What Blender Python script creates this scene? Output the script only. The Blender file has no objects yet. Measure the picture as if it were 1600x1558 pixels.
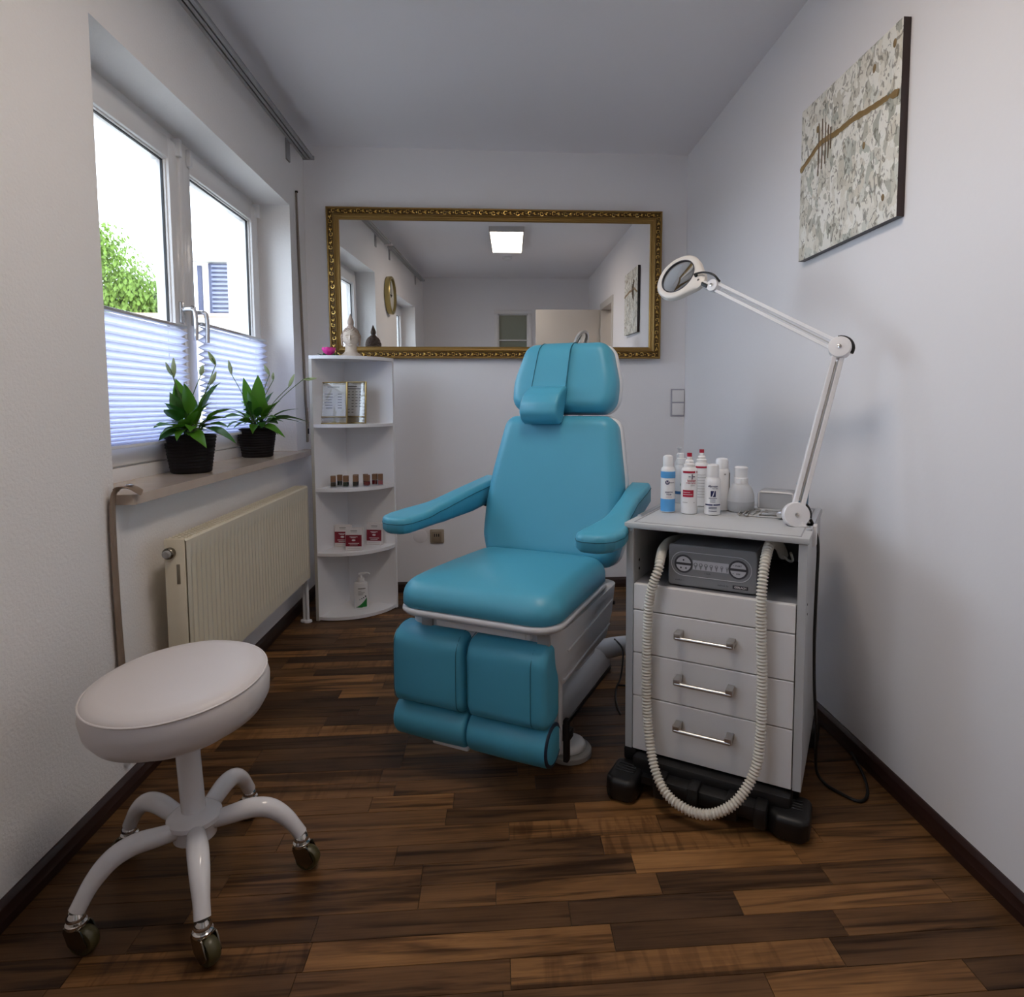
import bpy, bmesh, math, random
from mathutils import Vector, Matrix, noise
PI = math.pi
R_ = math.radians
S = bpy.context.scene
C = S.collection

# ---------------------------------------------------------------- camera, world, light, exposure
cam_d = bpy.data.cameras.new('camera')
cam = bpy.data.objects.new('camera', cam_d)
C.objects.link(cam)
_r = Vector((0.99746, -0.07116, -0.00299))
_u = Vector((0.00817, 0.07254, 0.99733))
_f = Vector((0.07075, 0.99482, -0.07294))
_m = Matrix((( _r.x, _u.x, -_f.x, 1.047), (_r.y, _u.y, -_f.y, 0.041), (_r.z, _u.z, -_f.z, 1.093), (0, 0, 0, 1)))
cam.matrix_world = _m
cam_d.sensor_fit = 'HORIZONTAL'
cam_d.sensor_width = 36.0
cam_d.lens = 968.4 * 36.0 / 1600.0
cam_d.shift_x = -(845.06 - 800) / 1600.0
cam_d.shift_y = -(779 - 700.26) / 1600.0
cam_d.clip_start = 0.02
S.camera = cam

w = bpy.data.worlds.new('sky'); S.world = w; w.use_nodes = True
bg = w.node_tree.nodes['Background']
bg.inputs[0].default_value = (0.74, 0.84, 1.0, 1); bg.inputs[1].default_value = 3.5

S.view_settings.view_transform = 'Standard'
S.view_settings.look = 'None'
S.view_settings.exposure = 1.15
S.view_settings.gamma = 1.0
S.view_settings.use_curve_mapping = False
LAMP_STRENGTH = 7.8
S.cycles.max_bounces = 12
S.cycles.diffuse_bounces = 7
S.cycles.sample_clamp_indirect = 6.0
S.cycles.caustics_reflective = False
S.cycles.caustics_refractive = False

# ---------------------------------------------------------------- mesh helpers
class MB:
    def __init__(s): s.v = []; s.f = []
    def add(s, vs, fs, M=None):
        n = len(s.v)
        for p in vs:
            p = Vector(p)
            if M is not None: p = M @ p
            s.v.append(tuple(p))
        for f in fs: s.f.append(tuple(i + n for i in f))
        return s
    def box(s, a, b, M=None, bev=0.0, seg=2):
        x0, y0, z0 = [min(a[i], b[i]) for i in range(3)]; x1, y1, z1 = [max(a[i], b[i]) for i in range(3)]
        if bev <= 0:
            return s.add([(x0,y0,z0),(x1,y0,z0),(x1,y1,z0),(x0,y1,z0),(x0,y0,z1),(x1,y0,z1),(x1,y1,z1),(x0,y1,z1)],
                  [(0,3,2,1),(4,5,6,7),(0,1,5,4),(1,2,6,5),(2,3,7,6),(3,0,4,7)], M)
        bm = bmesh.new(); bmesh.ops.create_cube(bm, size=1.0)
        for v in bm.verts: v.co = Vector(((x0+x1)/2 + v.co.x*(x1-x0), (y0+y1)/2 + v.co.y*(y1-y0), (z0+z1)/2 + v.co.z*(z1-z0)))
        bev = min(bev, 0.49*min(x1-x0, y1-y0, z1-z0))
        bmesh.ops.bevel(bm, geom=bm.edges[:], offset=bev, segments=seg, profile=0.5, affect='EDGES')
        bm.verts.index_update()
        s.add([v.co.copy() for v in bm.verts], [tuple(v.index for v in f.verts) for f in bm.faces], M); bm.free()
        return s
    def lathe(s, prof, n=24, M=None, cap=True, sx=1.0, sy=1.0):
        vs = []; fs = []
        for r, z in prof:
            for k in range(n):
                a = 2*PI*k/n; vs.append((r*math.cos(a)*sx, r*math.sin(a)*sy, z))
        for i in range(len(prof)-1):
            for k in range(n):
                k2 = (k+1) % n; fs.append((i*n+k, i*n+k2, (i+1)*n+k2, (i+1)*n+k))
        if cap:
            if prof[0][0] > 1e-5: fs.append(tuple(range(n))[::-1])
            if prof[-1][0] > 1e-5: fs.append(tuple(range((len(prof)-1)*n, len(prof)*n)))
        return s.add(vs, fs, M)
    def cyl(s, p0, p1, r, n=16, r2=None, bev=0.0):
        p0 = Vector(p0); p1 = Vector(p1); L = (p1-p0).length; r2 = r if r2 is None else r2
        prof = [(r, 0), (r2, L)] if bev <= 0 else [(r-bev, 0), (r, bev), (r2, L-bev), (r2-bev, L)]
        return s.lathe(prof, n, frame(p0, p1-p0))
    def tube(s, pts, r, n=10, sm=0, rf=None, sx=1.0):
        pts = [Vector(p) for p in pts]
        if sm: pts = catmull(pts, sm)
        N = len(pts); T = [(pts[min(i+1, N-1)] - pts[max(i-1, 0)]).normalized() for i in range(N)]
        up = Vector((0, 0, 1)) if abs(T[0].z) < 0.9 else Vector((1, 0, 0))
        nx = T[0].cross(up).normalized(); vs = []; fs = []; L = [0.0]
        for i in range(1, N): L.append(L[-1] + (pts[i]-pts[i-1]).length)
        for i in range(N):
            nx = (nx - T[i]*nx.dot(T[i])).normalized(); ny = T[i].cross(nx)
            rr = r if rf is None else rf(L[i]/max(L[-1], 1e-9), L[i])
            for k in range(n):
                a = 2*PI*k/n; vs.append(pts[i] + nx*(math.cos(a)*rr*sx) + ny*(math.sin(a)*rr))
        for i in range(N-1):
            for k in range(n):
                k2 = (k+1) % n; fs.append((i*n+k, i*n+k2, (i+1)*n+k2, (i+1)*n+k))
        fs.append(tuple(range(n))[::-1]); fs.append(tuple(range((N-1)*n, N*n)))
        return s.add(vs, fs)
    def prism(s, poly, z0, z1, M=None):
        n = len(poly)
        vs = [(x, y, z0) for x, y in poly] + [(x, y, z1) for x, y in poly]
        fs = [tuple(range(n))[::-1], tuple(range(n, 2*n))] + [(i, (i+1) % n, n+(i+1) % n, n+i) for i in range(n)]
        return s.add(vs, fs, M)
    def sphere(s, c, r, n=16, m=10, M=None):
        if not hasattr(r, '__len__'): r = (r, r, r)
        vs = [(c[0], c[1], c[2]+r[2])]; fs = []
        for i in range(1, m):
            t = PI*i/m
            for k in range(n):
                a = 2*PI*k/n; vs.append((c[0]+r[0]*math.sin(t)*math.cos(a), c[1]+r[1]*math.sin(t)*math.sin(a), c[2]+r[2]*math.cos(t)))
        vs.append((c[0], c[1], c[2]-r[2])); e = len(vs)-1
        for k in range(n):
            k2 = (k+1) % n; fs.append((0, 1+k, 1+k2)); fs.append((e, e-n+k2, e-n+k))
            for i in range(m-2): fs.append((1+i*n+k, 1+(i+1)*n+k, 1+(i+1)*n+k2, 1+i*n+k2))
        return s.add(vs, fs, M)
    def pad(s, outl, thick, Rr, fn, dome=0.0, back=0.006, er=5):
        """upholstered pad: outline in (a, b), built up along c, mapped by fn(a, b, c)"""
        n = len(outl); P = [Vector((a, b)) for a, b in outl]
        area = sum(P[i].x*P[(i+1) % n].y - P[(i+1) % n].x*P[i].y for i in range(n))
        if area < 0: P.reverse()
        cen = sum(P, Vector((0, 0)))/n; N = []
        for i in range(n):
            t = (P[(i+1) % n] - P[i-1]); t = t.normalized() if t.length > 1e-9 else Vector((1, 0)); N.append(Vector((-t.y, t.x)))
        def ring(d, c, sc=1.0): return [(cen + (P[i]+N[i]*d-cen)*sc, c) for i in range(n)]
        rings = [ring(back, 0.0), ring(0, back)]
        rings += [ring(Rr*(1-math.cos(a)), thick-Rr+Rr*math.sin(a)) for a in [PI/2*k/er for k in range(er+1)]]
        for sc in (0.9, 0.75, 0.55, 0.3): rings.append(ring(Rr, thick + dome*(1-sc*sc), sc))
        vs = [fn(p.x, p.y, c) for rg in rings for p, c in rg]; fs = []
        for i in range(len(rings)-1):
            for k in range(n):
                k2 = (k+1) % n; fs.append((i*n+k, i*n+k2, (i+1)*n+k2, (i+1)*n+k))
        vs.append(fn(cen.x, cen.y, thick+dome)); e = len(vs)-1; b = (len(rings)-1)*n
        for k in range(n): fs.append((b+k, b+(k+1) % n, e))
        fs.append(tuple(range(n))[::-1])
        return s.add(vs, fs)

def frame(o, d, up=(0, 0, 1)):
    z = Vector(d).normalized(); up = Vector(up)
    if abs(z.dot(up)) > 0.98: up = Vector((0, 1, 0)) if abs(z.y) < 0.9 else Vector((1, 0, 0))
    x = up.cross(z).normalized(); y = z.cross(x); o = Vector(o)
    return Matrix(((x.x, y.x, z.x, o.x), (x.y, y.y, z.y, o.y), (x.z, y.z, z.z, o.z), (0, 0, 0, 1)))

def catmull(P, k):
    out = []
    for i in range(len(P)-1):
        p0 = P[max(i-1, 0)]; p1 = P[i]; p2 = P[i+1]; p3 = P[min(i+2, len(P)-1)]
        for j in range(k):
            t = j/k; out.append(0.5*((2*p1) + (-p0+p2)*t + (2*p0-5*p1+4*p2-p3)*t*t + (-p0+3*p1-3*p2+p3)*t**3))
    out.append(P[-1]); return out

def rpoly(pts, r, n=5):
    out = []; N = len(pts)
    for i in range(N):
        rr = r[i] if hasattr(r, '__len__') else r
        p = Vector(pts[i]); a = Vector(pts[i-1])-p; b = Vector(pts[(i+1) % N])-p
        ang = a.angle(b); d = min(rr/math.tan(ang/2), 0.49*a.length, 0.49*b.length); rr = d*math.tan(ang/2)
        bis = (a.normalized()+b.normalized()).normalized(); c = p + bis*(rr/math.sin(ang/2))
        s0 = p + a.normalized()*d - c; s1 = p + b.normalized()*d - c
        a0 = math.atan2(s0.y, s0.x); a1 = math.atan2(s1.y, s1.x); da = (a1-a0+PI) % (2*PI)-PI
        for k in range(n+1):
            t = a0+da*k/n; out.append((c.x+rr*math.cos(t), c.y+rr*math.sin(t)))
    return out

def resample(outl, step):
    out = []; n = len(outl)
    for i in range(n):
        a = Vector(outl[i]); b = Vector(outl[(i+1) % n]); L = (b-a).length; k = max(1, int(L/step))
        for j in range(k): out.append(tuple(a+(b-a)*(j/k)))
    return out

def tag(o, label=None, cat=None, group=None, kind=None):
    if label: o['label'] = label
    if cat: o['category'] = cat
    if group: o['group'] = group
    if kind: o['kind'] = kind
    return o

def obj(name, mb, m, parent=None, sharp=35, flat=False):
    if isinstance(mb, bpy.types.Mesh): me = mb
    else:
        me = bpy.data.meshes.new(name); me.from_pydata(mb.v, [], mb.f); me.update()
        bm = bmesh.new(); bm.from_mesh(me); bmesh.ops.recalc_face_normals(bm, faces=bm.faces[:]); bm.to_mesh(me); bm.free()
        if not flat:
            me.polygons.foreach_set('use_smooth', [True]*len(me.polygons)); me.set_sharp_from_angle(angle=R_(sharp))
        me.materials.append(m)
    o = bpy.data.objects.new(name, me); C.objects.link(o)
    if parent is not None: o.parent = parent
    return o

def thing(name, label, cat, loc=(0, 0, 0), rz=0.0, group=None, kind=None):
    o = bpy.data.objects.new(name, None); C.objects.link(o); o.empty_display_size = 0.05
    o.location = loc; o.rotation_euler = (0, 0, rz)
    return tag(o, label, cat, group, kind)

def dup_tree(o, parent=None):
    c = o.copy(); C.objects.link(c)
    if parent is not None: c.parent = parent
    for ch in [x for x in o.children]: dup_tree(ch, c)
    return c

def text_mb(s, size, ext=0.0003, align='CENTER', bold=False):
    cu = bpy.data.curves.new('t', 'FONT'); cu.body = s; cu.size = size; cu.extrude = ext; cu.align_x = align; cu.align_y = 'CENTER'
    cu.resolution_u = 2
    if bold: cu.offset = size*0.02
    o = bpy.data.objects.new('t', cu); me = bpy.data.meshes.new_from_object(o)
    vs = [tuple(v.co) for v in me.vertices]; fs = [tuple(p.vertices) for p in me.polygons]
    bpy.data.objects.remove(o); bpy.data.curves.remove(cu); bpy.data.meshes.remove(me)
    return vs, fs

# ---------------------------------------------------------------- materials
def mat(name, col, rough=0.5, metal=0.0, spec=0.5, bump=None, var=None, trans=0.0, coat=0.0, alpha=1.0):
    m = bpy.data.materials.new(name); m.use_nodes = True; nt = m.node_tree; b = nt.nodes['Principled BSDF']
    b.inputs['Base Color'].default_value = (*col, 1); b.inputs['Roughness'].default_value = rough
    b.inputs['Metallic'].default_value = metal; b.inputs['Specular IOR Level'].default_value = spec
    b.inputs['Transmission Weight'].default_value = trans; b.inputs['Coat Weight'].default_value = coat
    tc = nt.nodes.new('ShaderNodeTexCoord')
    if bump:
        sc, st = bump[0], bump[1]
        nz = nt.nodes.new('ShaderNodeTexNoise'); nz.inputs['Scale'].default_value = sc; nz.inputs['Detail'].default_value = 4
        bp = nt.nodes.new('ShaderNodeBump'); bp.inputs['Strength'].default_value = st; bp.inputs['Distance'].default_value = bump[2] if len(bump) > 2 else 0.002
        nt.links.new(tc.outputs['Object'], nz.inputs['Vector']); nt.links.new(nz.outputs[0], bp.inputs['Height']); nt.links.new(bp.outputs[0], b.inputs['Normal'])
    if var:   # (scale, second colour)
        nz = nt.nodes.new('ShaderNodeTexNoise'); nz.inputs['Scale'].default_value = var[0]; nz.inputs['Detail'].default_value = 5
        mx = nt.nodes.new('ShaderNodeMix'); mx.data_type = 'RGBA'
        mx.inputs[6].default_value = (*col, 1); mx.inputs[7].default_value = (*var[1], 1)
        nt.links.new(tc.outputs['Object'], nz.inputs['Vector']); nt.links.new(nz.outputs[0], mx.inputs[0]); nt.links.new(mx.outputs[2], b.inputs['Base Color'])
    return m

def emis(name, col, st):
    m = bpy.data.materials.new(name); m.use_nodes = True; nt = m.node_tree; nt.nodes.remove(nt.nodes['Principled BSDF'])
    e = nt.nodes.new('ShaderNodeEmission'); e.inputs[0].default_value = (*col, 1); e.inputs[1].default_value = st
    nt.links.new(e.outputs[0], nt.nodes['Material Output'].inputs[0]); return m

def clear_mat(name, tint=(1, 1, 1), gloss=0.06, fres=True):
    """thin clear sheet: transparent with a fresnel gloss on top"""
    m = bpy.data.materials.new(name); m.use_nodes = True; nt = m.node_tree; nt.nodes.remove(nt.nodes['Principled BSDF'])
    t = nt.nodes.new('ShaderNodeBsdfTransparent'); t.inputs[0].default_value = (*tint, 1)
    g = nt.nodes.new('ShaderNodeBsdfGlossy'); g.inputs['Roughness'].default_value = 0.03
    mx = nt.nodes.new('ShaderNodeMixShader'); mx.inputs[0].default_value = gloss
    if fres:
        f = nt.nodes.new('ShaderNodeLayerWeight'); f.inputs[0].default_value = 0.5; pw = nt.nodes.new('ShaderNodeMath'); pw.operation = 'POWER'; pw.inputs[1].default_value = 5.0
        ma = nt.nodes.new('ShaderNodeMath'); ma.operation = 'MULTIPLY_ADD'; ma.inputs[1].default_value = 0.9; ma.inputs[2].default_value = gloss
        nt.links.new(f.outputs['Facing'], pw.inputs[0]); nt.links.new(pw.outputs[0], ma.inputs[0]); nt.links.new(ma.outputs[0], mx.inputs[0])
    nt.links.new(t.outputs[0], mx.inputs[1]); nt.links.new(g.outputs[0], mx.inputs[2]); nt.links.new(mx.outputs[0], nt.nodes['Material Output'].inputs[0])
    return m

def milky(name, col, tr=0.5, rough=0.4):
    """translucent plastic or cloth"""
    m = bpy.data.materials.new(name); m.use_nodes = True; nt = m.node_tree; b = nt.nodes['Principled BSDF']
    b.inputs['Base Color'].default_value = (*col, 1); b.inputs['Roughness'].default_value = rough
    t = nt.nodes.new('ShaderNodeBsdfTranslucent'); t.inputs[0].default_value = (*col, 1)
    mx = nt.nodes.new('ShaderNodeMixShader'); mx.inputs[0].default_value = tr
    nt.links.new(b.outputs[0], mx.inputs[1]); nt.links.new(t.outputs[0], mx.inputs[2]); nt.links.new(mx.outputs[0], nt.nodes['Material Output'].inputs[0])
    return m

def wood_floor():
    m = bpy.data.materials.new('walnut strip laminate'); m.use_nodes = True; nt = m.node_tree; b = nt.nodes['Principled BSDF']; L = nt.links.new
    g = nt.nodes.new('ShaderNodeNewGeometry'); oi = nt.nodes.new('ShaderNodeObjectInfo')
    sep = nt.nodes.new('ShaderNodeSeparateColor'); L(oi.outputs['Color'], sep.inputs[0])
    off = nt.nodes.new('ShaderNodeCombineXYZ'); mul = nt.nodes.new('ShaderNodeMath'); mul.operation = 'MULTIPLY'; mul.inputs[1].default_value = 37.0
    L(sep.outputs[1], mul.inputs[0]); L(mul.outputs[0], off.inputs[2]); L(mul.outputs[0], off.inputs[0])
    add = nt.nodes.new('ShaderNodeVectorMath'); L(g.outputs['Position'], add.inputs[0]); L(off.outputs[0], add.inputs[1])
    def nz(scale, detail, dist, rough=0.55):
        mp = nt.nodes.new('ShaderNodeMapping'); mp.inputs['Scale'].default_value = scale; L(add.outputs[0], mp.inputs[0])
        n = nt.nodes.new('ShaderNodeTexNoise'); n.inputs['Scale'].default_value = 1; n.inputs['Detail'].default_value = detail
        n.inputs['Distortion'].default_value = dist; n.inputs['Roughness'].default_value = rough; L(mp.outputs[0], n.inputs['Vector']); return n
    streak = nz((1.3, 26, 1), 4, 1.6); fine = nz((5, 190, 1), 3, 0.3); blotch = nz((3.2, 9, 1), 3, 0.8); curl = nz((42, 6, 1), 2, 0.6)
    base = nt.nodes.new('ShaderNodeMix'); base.data_type = 'RGBA'; L(sep.outputs[0], base.inputs[0])
    base.inputs[6].default_value = (0.062, 0.034, 0.019, 1); base.inputs[7].default_value = (0.39, 0.195, 0.068, 1)
    cr = nt.nodes.new('ShaderNodeValToRGB'); e = cr.color_ramp.elements; e[0].position = 0.36; e[0].color = (0.16, 0.13, 0.12, 1); e[1].position = 0.52; e[1].color = (1, 1, 1, 1)
    L(streak.outputs[0], cr.inputs[0])
    cr2 = nt.nodes.new('ShaderNodeValToRGB'); e = cr2.color_ramp.elements; e[0].position = 0.3; e[0].color = (0.55, 0.5, 0.48, 1); e[1].position = 0.65; e[1].color = (1.15, 1.1, 1.05, 1)
    L(blotch.outputs[0], cr2.inputs[0])
    cr3 = nt.nodes.new('ShaderNodeValToRGB'); e = cr3.color_ramp.elements; e[0].position = 0.35; e[0].color = (0.75, 0.72, 0.7, 1); e[1].position = 0.6; e[1].color = (1.05, 1.05, 1.05, 1)
    L(fine.outputs[0], cr3.inputs[0])
    cr4 = nt.nodes.new('ShaderNodeValToRGB'); e = cr4.color_ramp.elements; e[0].position = 0.36; e[0].color = (0.6, 0.55, 0.5, 1); e[1].position = 0.5; e[1].color = (1, 1, 1, 1)
    L(curl.outputs[0], cr4.inputs[0])
    cur = base.outputs[2]
    for k, c_ in enumerate((cr, cr2, cr3)):
        mx = nt.nodes.new('ShaderNodeMix'); mx.data_type = 'RGBA'; mx.blend_type = 'MULTIPLY'; mx.inputs[0].default_value = (0.85, 0.8, 0.7)[k]
        L(cur, mx.inputs[6]); L(c_.outputs[0], mx.inputs[7]); cur = mx.outputs[2]
    mx = nt.nodes.new('ShaderNodeMix'); mx.data_type = 'RGBA'; mx.blend_type = 'MULTIPLY'; L(sep.outputs[2], mx.inputs[0]); L(cur, mx.inputs[6]); L(cr4.outputs[0], mx.inputs[7])
    L(mx.outputs[2], b.inputs['Base Color'])
    b.inputs['Roughness'].default_value = 0.40; b.inputs['Specular IOR Level'].default_value = 0.2
    bp = nt.nodes.new('ShaderNodeBump'); bp.inputs['Strength'].default_value = 0.15; bp.inputs['Distance'].default_value = 0.001; L(fine.outputs[0], bp.inputs['Height']); L(bp.outputs[0], b.inputs['Normal'])
    return m

M = {}
M['wall'] = mat('rough white plaster', (0.86, 0.84, 0.83), 0.9, spec=0.2, bump=(120, 0.5, 0.0035))
M['wall_smooth'] = mat('smooth white plaster', (0.86, 0.845, 0.855), 0.85, spec=0.2, bump=(60, 0.15, 0.002))
M['ceiling'] = mat('ceiling paint', (0.87, 0.855, 0.88), 0.9, spec=0.15, bump=(70, 0.15, 0.002))
M['floor'] = wood_floor()
M['joint'] = mat('dark joint', (0.012, 0.007, 0.005), 0.8)
M['base'] = mat('dark mahogany skirting', (0.022, 0.009, 0.008), 0.35, var=(30, (0.035, 0.014, 0.010)))
M['pvc'] = mat('white window plastic', (0.82, 0.80, 0.79), 0.28, bump=(40, 0.03, 0.001))
M['seal'] = mat('black rubber seal', (0.01, 0.01, 0.012), 0.6)
M['pane'] = clear_mat('window glass', (0.97, 0.985, 0.98))
M['blind'] = milky('pleated blind cloth', (0.70, 0.72, 0.85), 0.40, 0.8)
M['marble'] = mat('beige marble sill', (0.62, 0.52, 0.43), 0.18, var=(9, (0.44, 0.34, 0.27)), spec=0.5)
M['alu'] = mat('satin aluminium', (0.62, 0.62, 0.63), 0.32, 1.0)
M['steel'] = mat('brushed steel', (0.60, 0.585, 0.56), 0.28, 1.0)
M['chrome'] = mat('chrome', (0.72, 0.71, 0.69), 0.09, 1.0)
M['rail'] = mat('grey anodised rail', (0.40, 0.40, 0.405), 0.42, 0.5)
M['rad'] = mat('cream radiator enamel', (0.74, 0.67, 0.52), 0.32, bump=(25, 0.03, 0.001))
M['raddark'] = mat('radiator slot shade', (0.22, 0.19, 0.14), 0.6)
M['shelf'] = mat('white melamine', (0.86, 0.86, 0.88), 0.42, bump=(90, 0.05, 0.0006))
M['shelfedge'] = mat('worn beige edge band', (0.52, 0.49, 0.44), 0.5)
M['teal'] = mat('turquoise imitation leather', (0.075, 0.365, 0.515), 0.42, spec=0.5, bump=(520, 0.12, 0.0006))
M['tealdark'] = mat('turquoise seam thread', (0.010, 0.11, 0.16), 0.6)
M['navy'] = mat('dark blue piping', (0.006, 0.018, 0.045), 0.5)
M['plast'] = mat('light grey plastic shell', (0.60, 0.60, 0.615), 0.35, bump=(60, 0.04, 0.0008))
M['plast2'] = mat('warm grey plastic', (0.33, 0.32, 0.31), 0.45)
M['whiteplast'] = mat('white plastic', (0.78, 0.78, 0.79), 0.3)
M['black'] = mat('black plastic', (0.005, 0.005, 0.006), 0.45, bump=(200, 0.1, 0.0006))
M['rubber'] = mat('black cable', (0.006, 0.006, 0.006), 0.45)
M['stool'] = mat('off white imitation leather', (0.68, 0.635, 0.625), 0.42, bump=(300, 0.12, 0.0008))
M['enamel'] = mat('white gloss enamel', (0.74, 0.73, 0.75), 0.16)
M['wheel'] = mat('olive wheel tread', (0.065, 0.055, 0.020), 0.35)
M['brass'] = mat('dull fork metal', (0.22, 0.20, 0.165), 0.25, 1.0)
M['greylam'] = mat('grey laminate', (0.50, 0.51, 0.52), 0.38, bump=(80, 0.04, 0.0005))
M['greydark'] = mat('dark grey laminate', (0.26, 0.26, 0.275), 0.45)
M['front'] = mat('matt white drawer front', (0.80, 0.785, 0.78), 0.5)
M['device'] = mat('mid grey device housing', (0.235, 0.24, 0.255), 0.5, bump=(400, 0.1, 0.0004))
M['devpale'] = mat('pale grey print', (0.56, 0.56, 0.60), 0.5)
M['devdark'] = mat('dark grey print', (0.055, 0.055, 0.065), 0.55)
M['hose'] = mat('ivory ribbed hose', (0.68, 0.65, 0.58), 0.45)
M['gold'] = mat('antique gold', (0.42, 0.25, 0.055), 0.34, 0.8, bump=(60, 0.25, 0.002), var=(22, (0.17, 0.095, 0.025)))
M['golddark'] = mat('bronze gold moulding', (0.30, 0.18, 0.05), 0.40, 0.55, bump=(90, 0.2, 0.001))
M['goldlight'] = mat('bright gold leaf', (0.85, 0.58, 0.17), 0.25, 0.85, var=(60, (0.45, 0.27, 0.07)))
M['channel'] = mat('dark gold ground', (0.10, 0.055, 0.015), 0.5, 0.5, bump=(150, 0.3, 0.001))
M['mirror'] = mat('mirror glass', (0.80, 0.80, 0.80), 0.0, 1.0)
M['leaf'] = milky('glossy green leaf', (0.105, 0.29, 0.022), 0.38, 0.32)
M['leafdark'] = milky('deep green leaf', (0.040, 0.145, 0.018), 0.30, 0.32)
M['stem'] = mat('green stem', (0.085, 0.15, 0.035), 0.5)
M['spathe'] = milky('pale green spathe', (0.50, 0.58, 0.30), 0.35)
M['pot'] = mat('black woven pot', (0.007, 0.005, 0.006), 0.7, spec=0.3)
M['soil'] = mat('potting soil', (0.02, 0.012, 0.008), 0.95, bump=(90, 0.8, 0.006))
M['stonedark'] = mat('brown washed stone', (0.33, 0.245, 0.20), 0.85, bump=(160, 0.5, 0.0015), var=(25, (0.44, 0.36, 0.30)))
M['stone'] = mat('sandstone figure', (0.60, 0.53, 0.44), 0.85, bump=(160, 0.4, 0.0010), var=(18, (0.44, 0.345, 0.28)))
M['pink'] = mat('pink petal', (0.62, 0.025, 0.25), 0.35)
M['green'] = mat('green artificial leaf', (0.01, 0.09, 0.03), 0.5)
M['brassframe'] = mat('brass photo frame', (0.40, 0.29, 0.12), 0.35, 0.9)
M['paper'] = mat('white paper', (0.74, 0.70, 0.70), 0.6)
M['ink'] = mat('dark print', (0.08, 0.07, 0.085), 0.6)
M['wine'] = mat('wine red print', (0.23, 0.012, 0.030), 0.5)
M['whiteprint'] = mat('white print', (0.78, 0.72, 0.74), 0.55)
M['capwood'] = mat('wooden bottle cap', (0.28, 0.155, 0.085), 0.5, var=(60, (0.20, 0.10, 0.05)))
M['clear'] = clear_mat('clear plastic', (0.93, 0.95, 0.97), 0.12)
M['milk'] = milky('frosted plastic', (0.78, 0.79, 0.81), 0.45, 0.3)
M['milk2'] = milky('frosted plastic with liquid', (0.62, 0.63, 0.65), 0.35, 0.3)
M['blue'] = mat('sky blue print', (0.10, 0.36, 0.72), 0.4)
M['bluedark'] = mat('navy print', (0.010, 0.016, 0.09), 0.45)
M['petrol'] = mat('petrol blue print', (0.01, 0.07, 0.19), 0.45)
M['red'] = mat('crimson plastic', (0.42, 0.006, 0.035), 0.4)
M['greenprint'] = mat('green print', (0.01, 0.20, 0.035), 0.5)
M['switch'] = mat('grey switch rim', (0.42, 0.41, 0.45), 0.4)
M['outlet'] = mat('beige socket plastic', (0.38, 0.31, 0.23), 0.4)
M['horn'] = mat('brown shoehorn wood', (0.30, 0.22, 0.165), 0.4, var=(12, (0.20, 0.14, 0.10)))
M['belt'] = mat('grey brown belt webbing', (0.30, 0.245, 0.20), 0.8, bump=(300, 0.4, 0.001))
M['led'] = emis('led diffuser', (1.0, 0.87, 0.75), LAMP_STRENGTH)
M['ledframe'] = mat('lamp frame', (0.55, 0.52, 0.50), 0.5)
M['sticker'] = mat('dark label', (0.03, 0.03, 0.04), 0.4)
M['render'] = mat('white outside render', (0.80, 0.77, 0.72), 0.9)
M['louvre'] = mat('grey blue louvre', (0.045, 0.052, 0.10), 0.5)
M['louvrelight'] = mat('pale louvre', (0.17, 0.18, 0.27), 0.5)
M['coping'] = mat('brown coping', (0.45, 0.30, 0.22), 0.7)
M['bark'] = mat('bark', (0.12, 0.08, 0.05), 0.9, bump=(20, 0.6, 0.02))
M['foliage'] = milky('yellow green foliage', (0.165, 0.27, 0.030), 0.35, 0.6)  # one even yellow green leaf colour
M['neutralground'] = mat('neutral bounce ground', (0.34, 0.31, 0.28), 0.95, bump=(5, 0.6, 0.05), var=(3, (0.26, 0.25, 0.22)))  # neutral beige keeps the bounce off this unseen ground from tinting the ceiling
M['doorpaint'] = mat('cream door paint', (0.60, 0.56, 0.51), 0.4)
M['glassgreen'] = mat('grey green frosted glass', (0.24, 0.26, 0.20), 0.35)
M['clockface'] = mat('clock face', (0.62, 0.60, 0.54), 0.4)
M['clockrim'] = mat('gold clock rim', (0.40, 0.32, 0.13), 0.35, 0.8)
M['handle'] = mat('silver window handle', (0.66, 0.67, 0.70), 0.25, 0.8)
M['lens'] = mat('magnifier lens', (0.93, 0.97, 0.97), 0.0, trans=1.0)
M['ivory'] = mat('ivory lamp head plastic', (0.74, 0.70, 0.65), 0.35)
M['lampwhite'] = mat('white lamp arm enamel', (0.78, 0.77, 0.78), 0.3)

# ---------------------------------------------------------------- room
RW, RD, RH, RY = 2.15, 3.627, 2.5, -1.08
W1 = (1.803, 3.372, 0.815, 2.105)     # near end, far end, bottom, top of the first window opening
W2 = (-0.36, 0.86, 0.815, 2.05)
WT = 0.32
def wall_pieces(mb, a0, a1, openings, z1, put):
    """fills the wall strip a0..a1 around openings (a_start, a_end, z_bottom, z_top)"""
    cur = a0
    for (s, e, b, t) in sorted(openings):
        put(mb, cur, s, 0, z1)
        if b > 0: put(mb, s, e, 0, b)
        put(mb, s, e, t, z1); cur = e
    put(mb, cur, a1, 0, z1)
mb = MB(); wall_pieces(mb, RY-0.1, RD+0.12, [W1, W2], RH, lambda m_, s, e, b, t: m_.box((-WT, s, b), (0, e, t)))
tag(obj('wall_left', mb, M['wall'], flat=True), kind='structure')
mb = MB(); mb.box((0, RD, 0), (RW, RD+0.12, RH)); tag(obj('wall_back', mb, M['wall_smooth'], flat=True), kind='structure')
DR = (0.13, 0.87, 0.0, 1.985)
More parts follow.
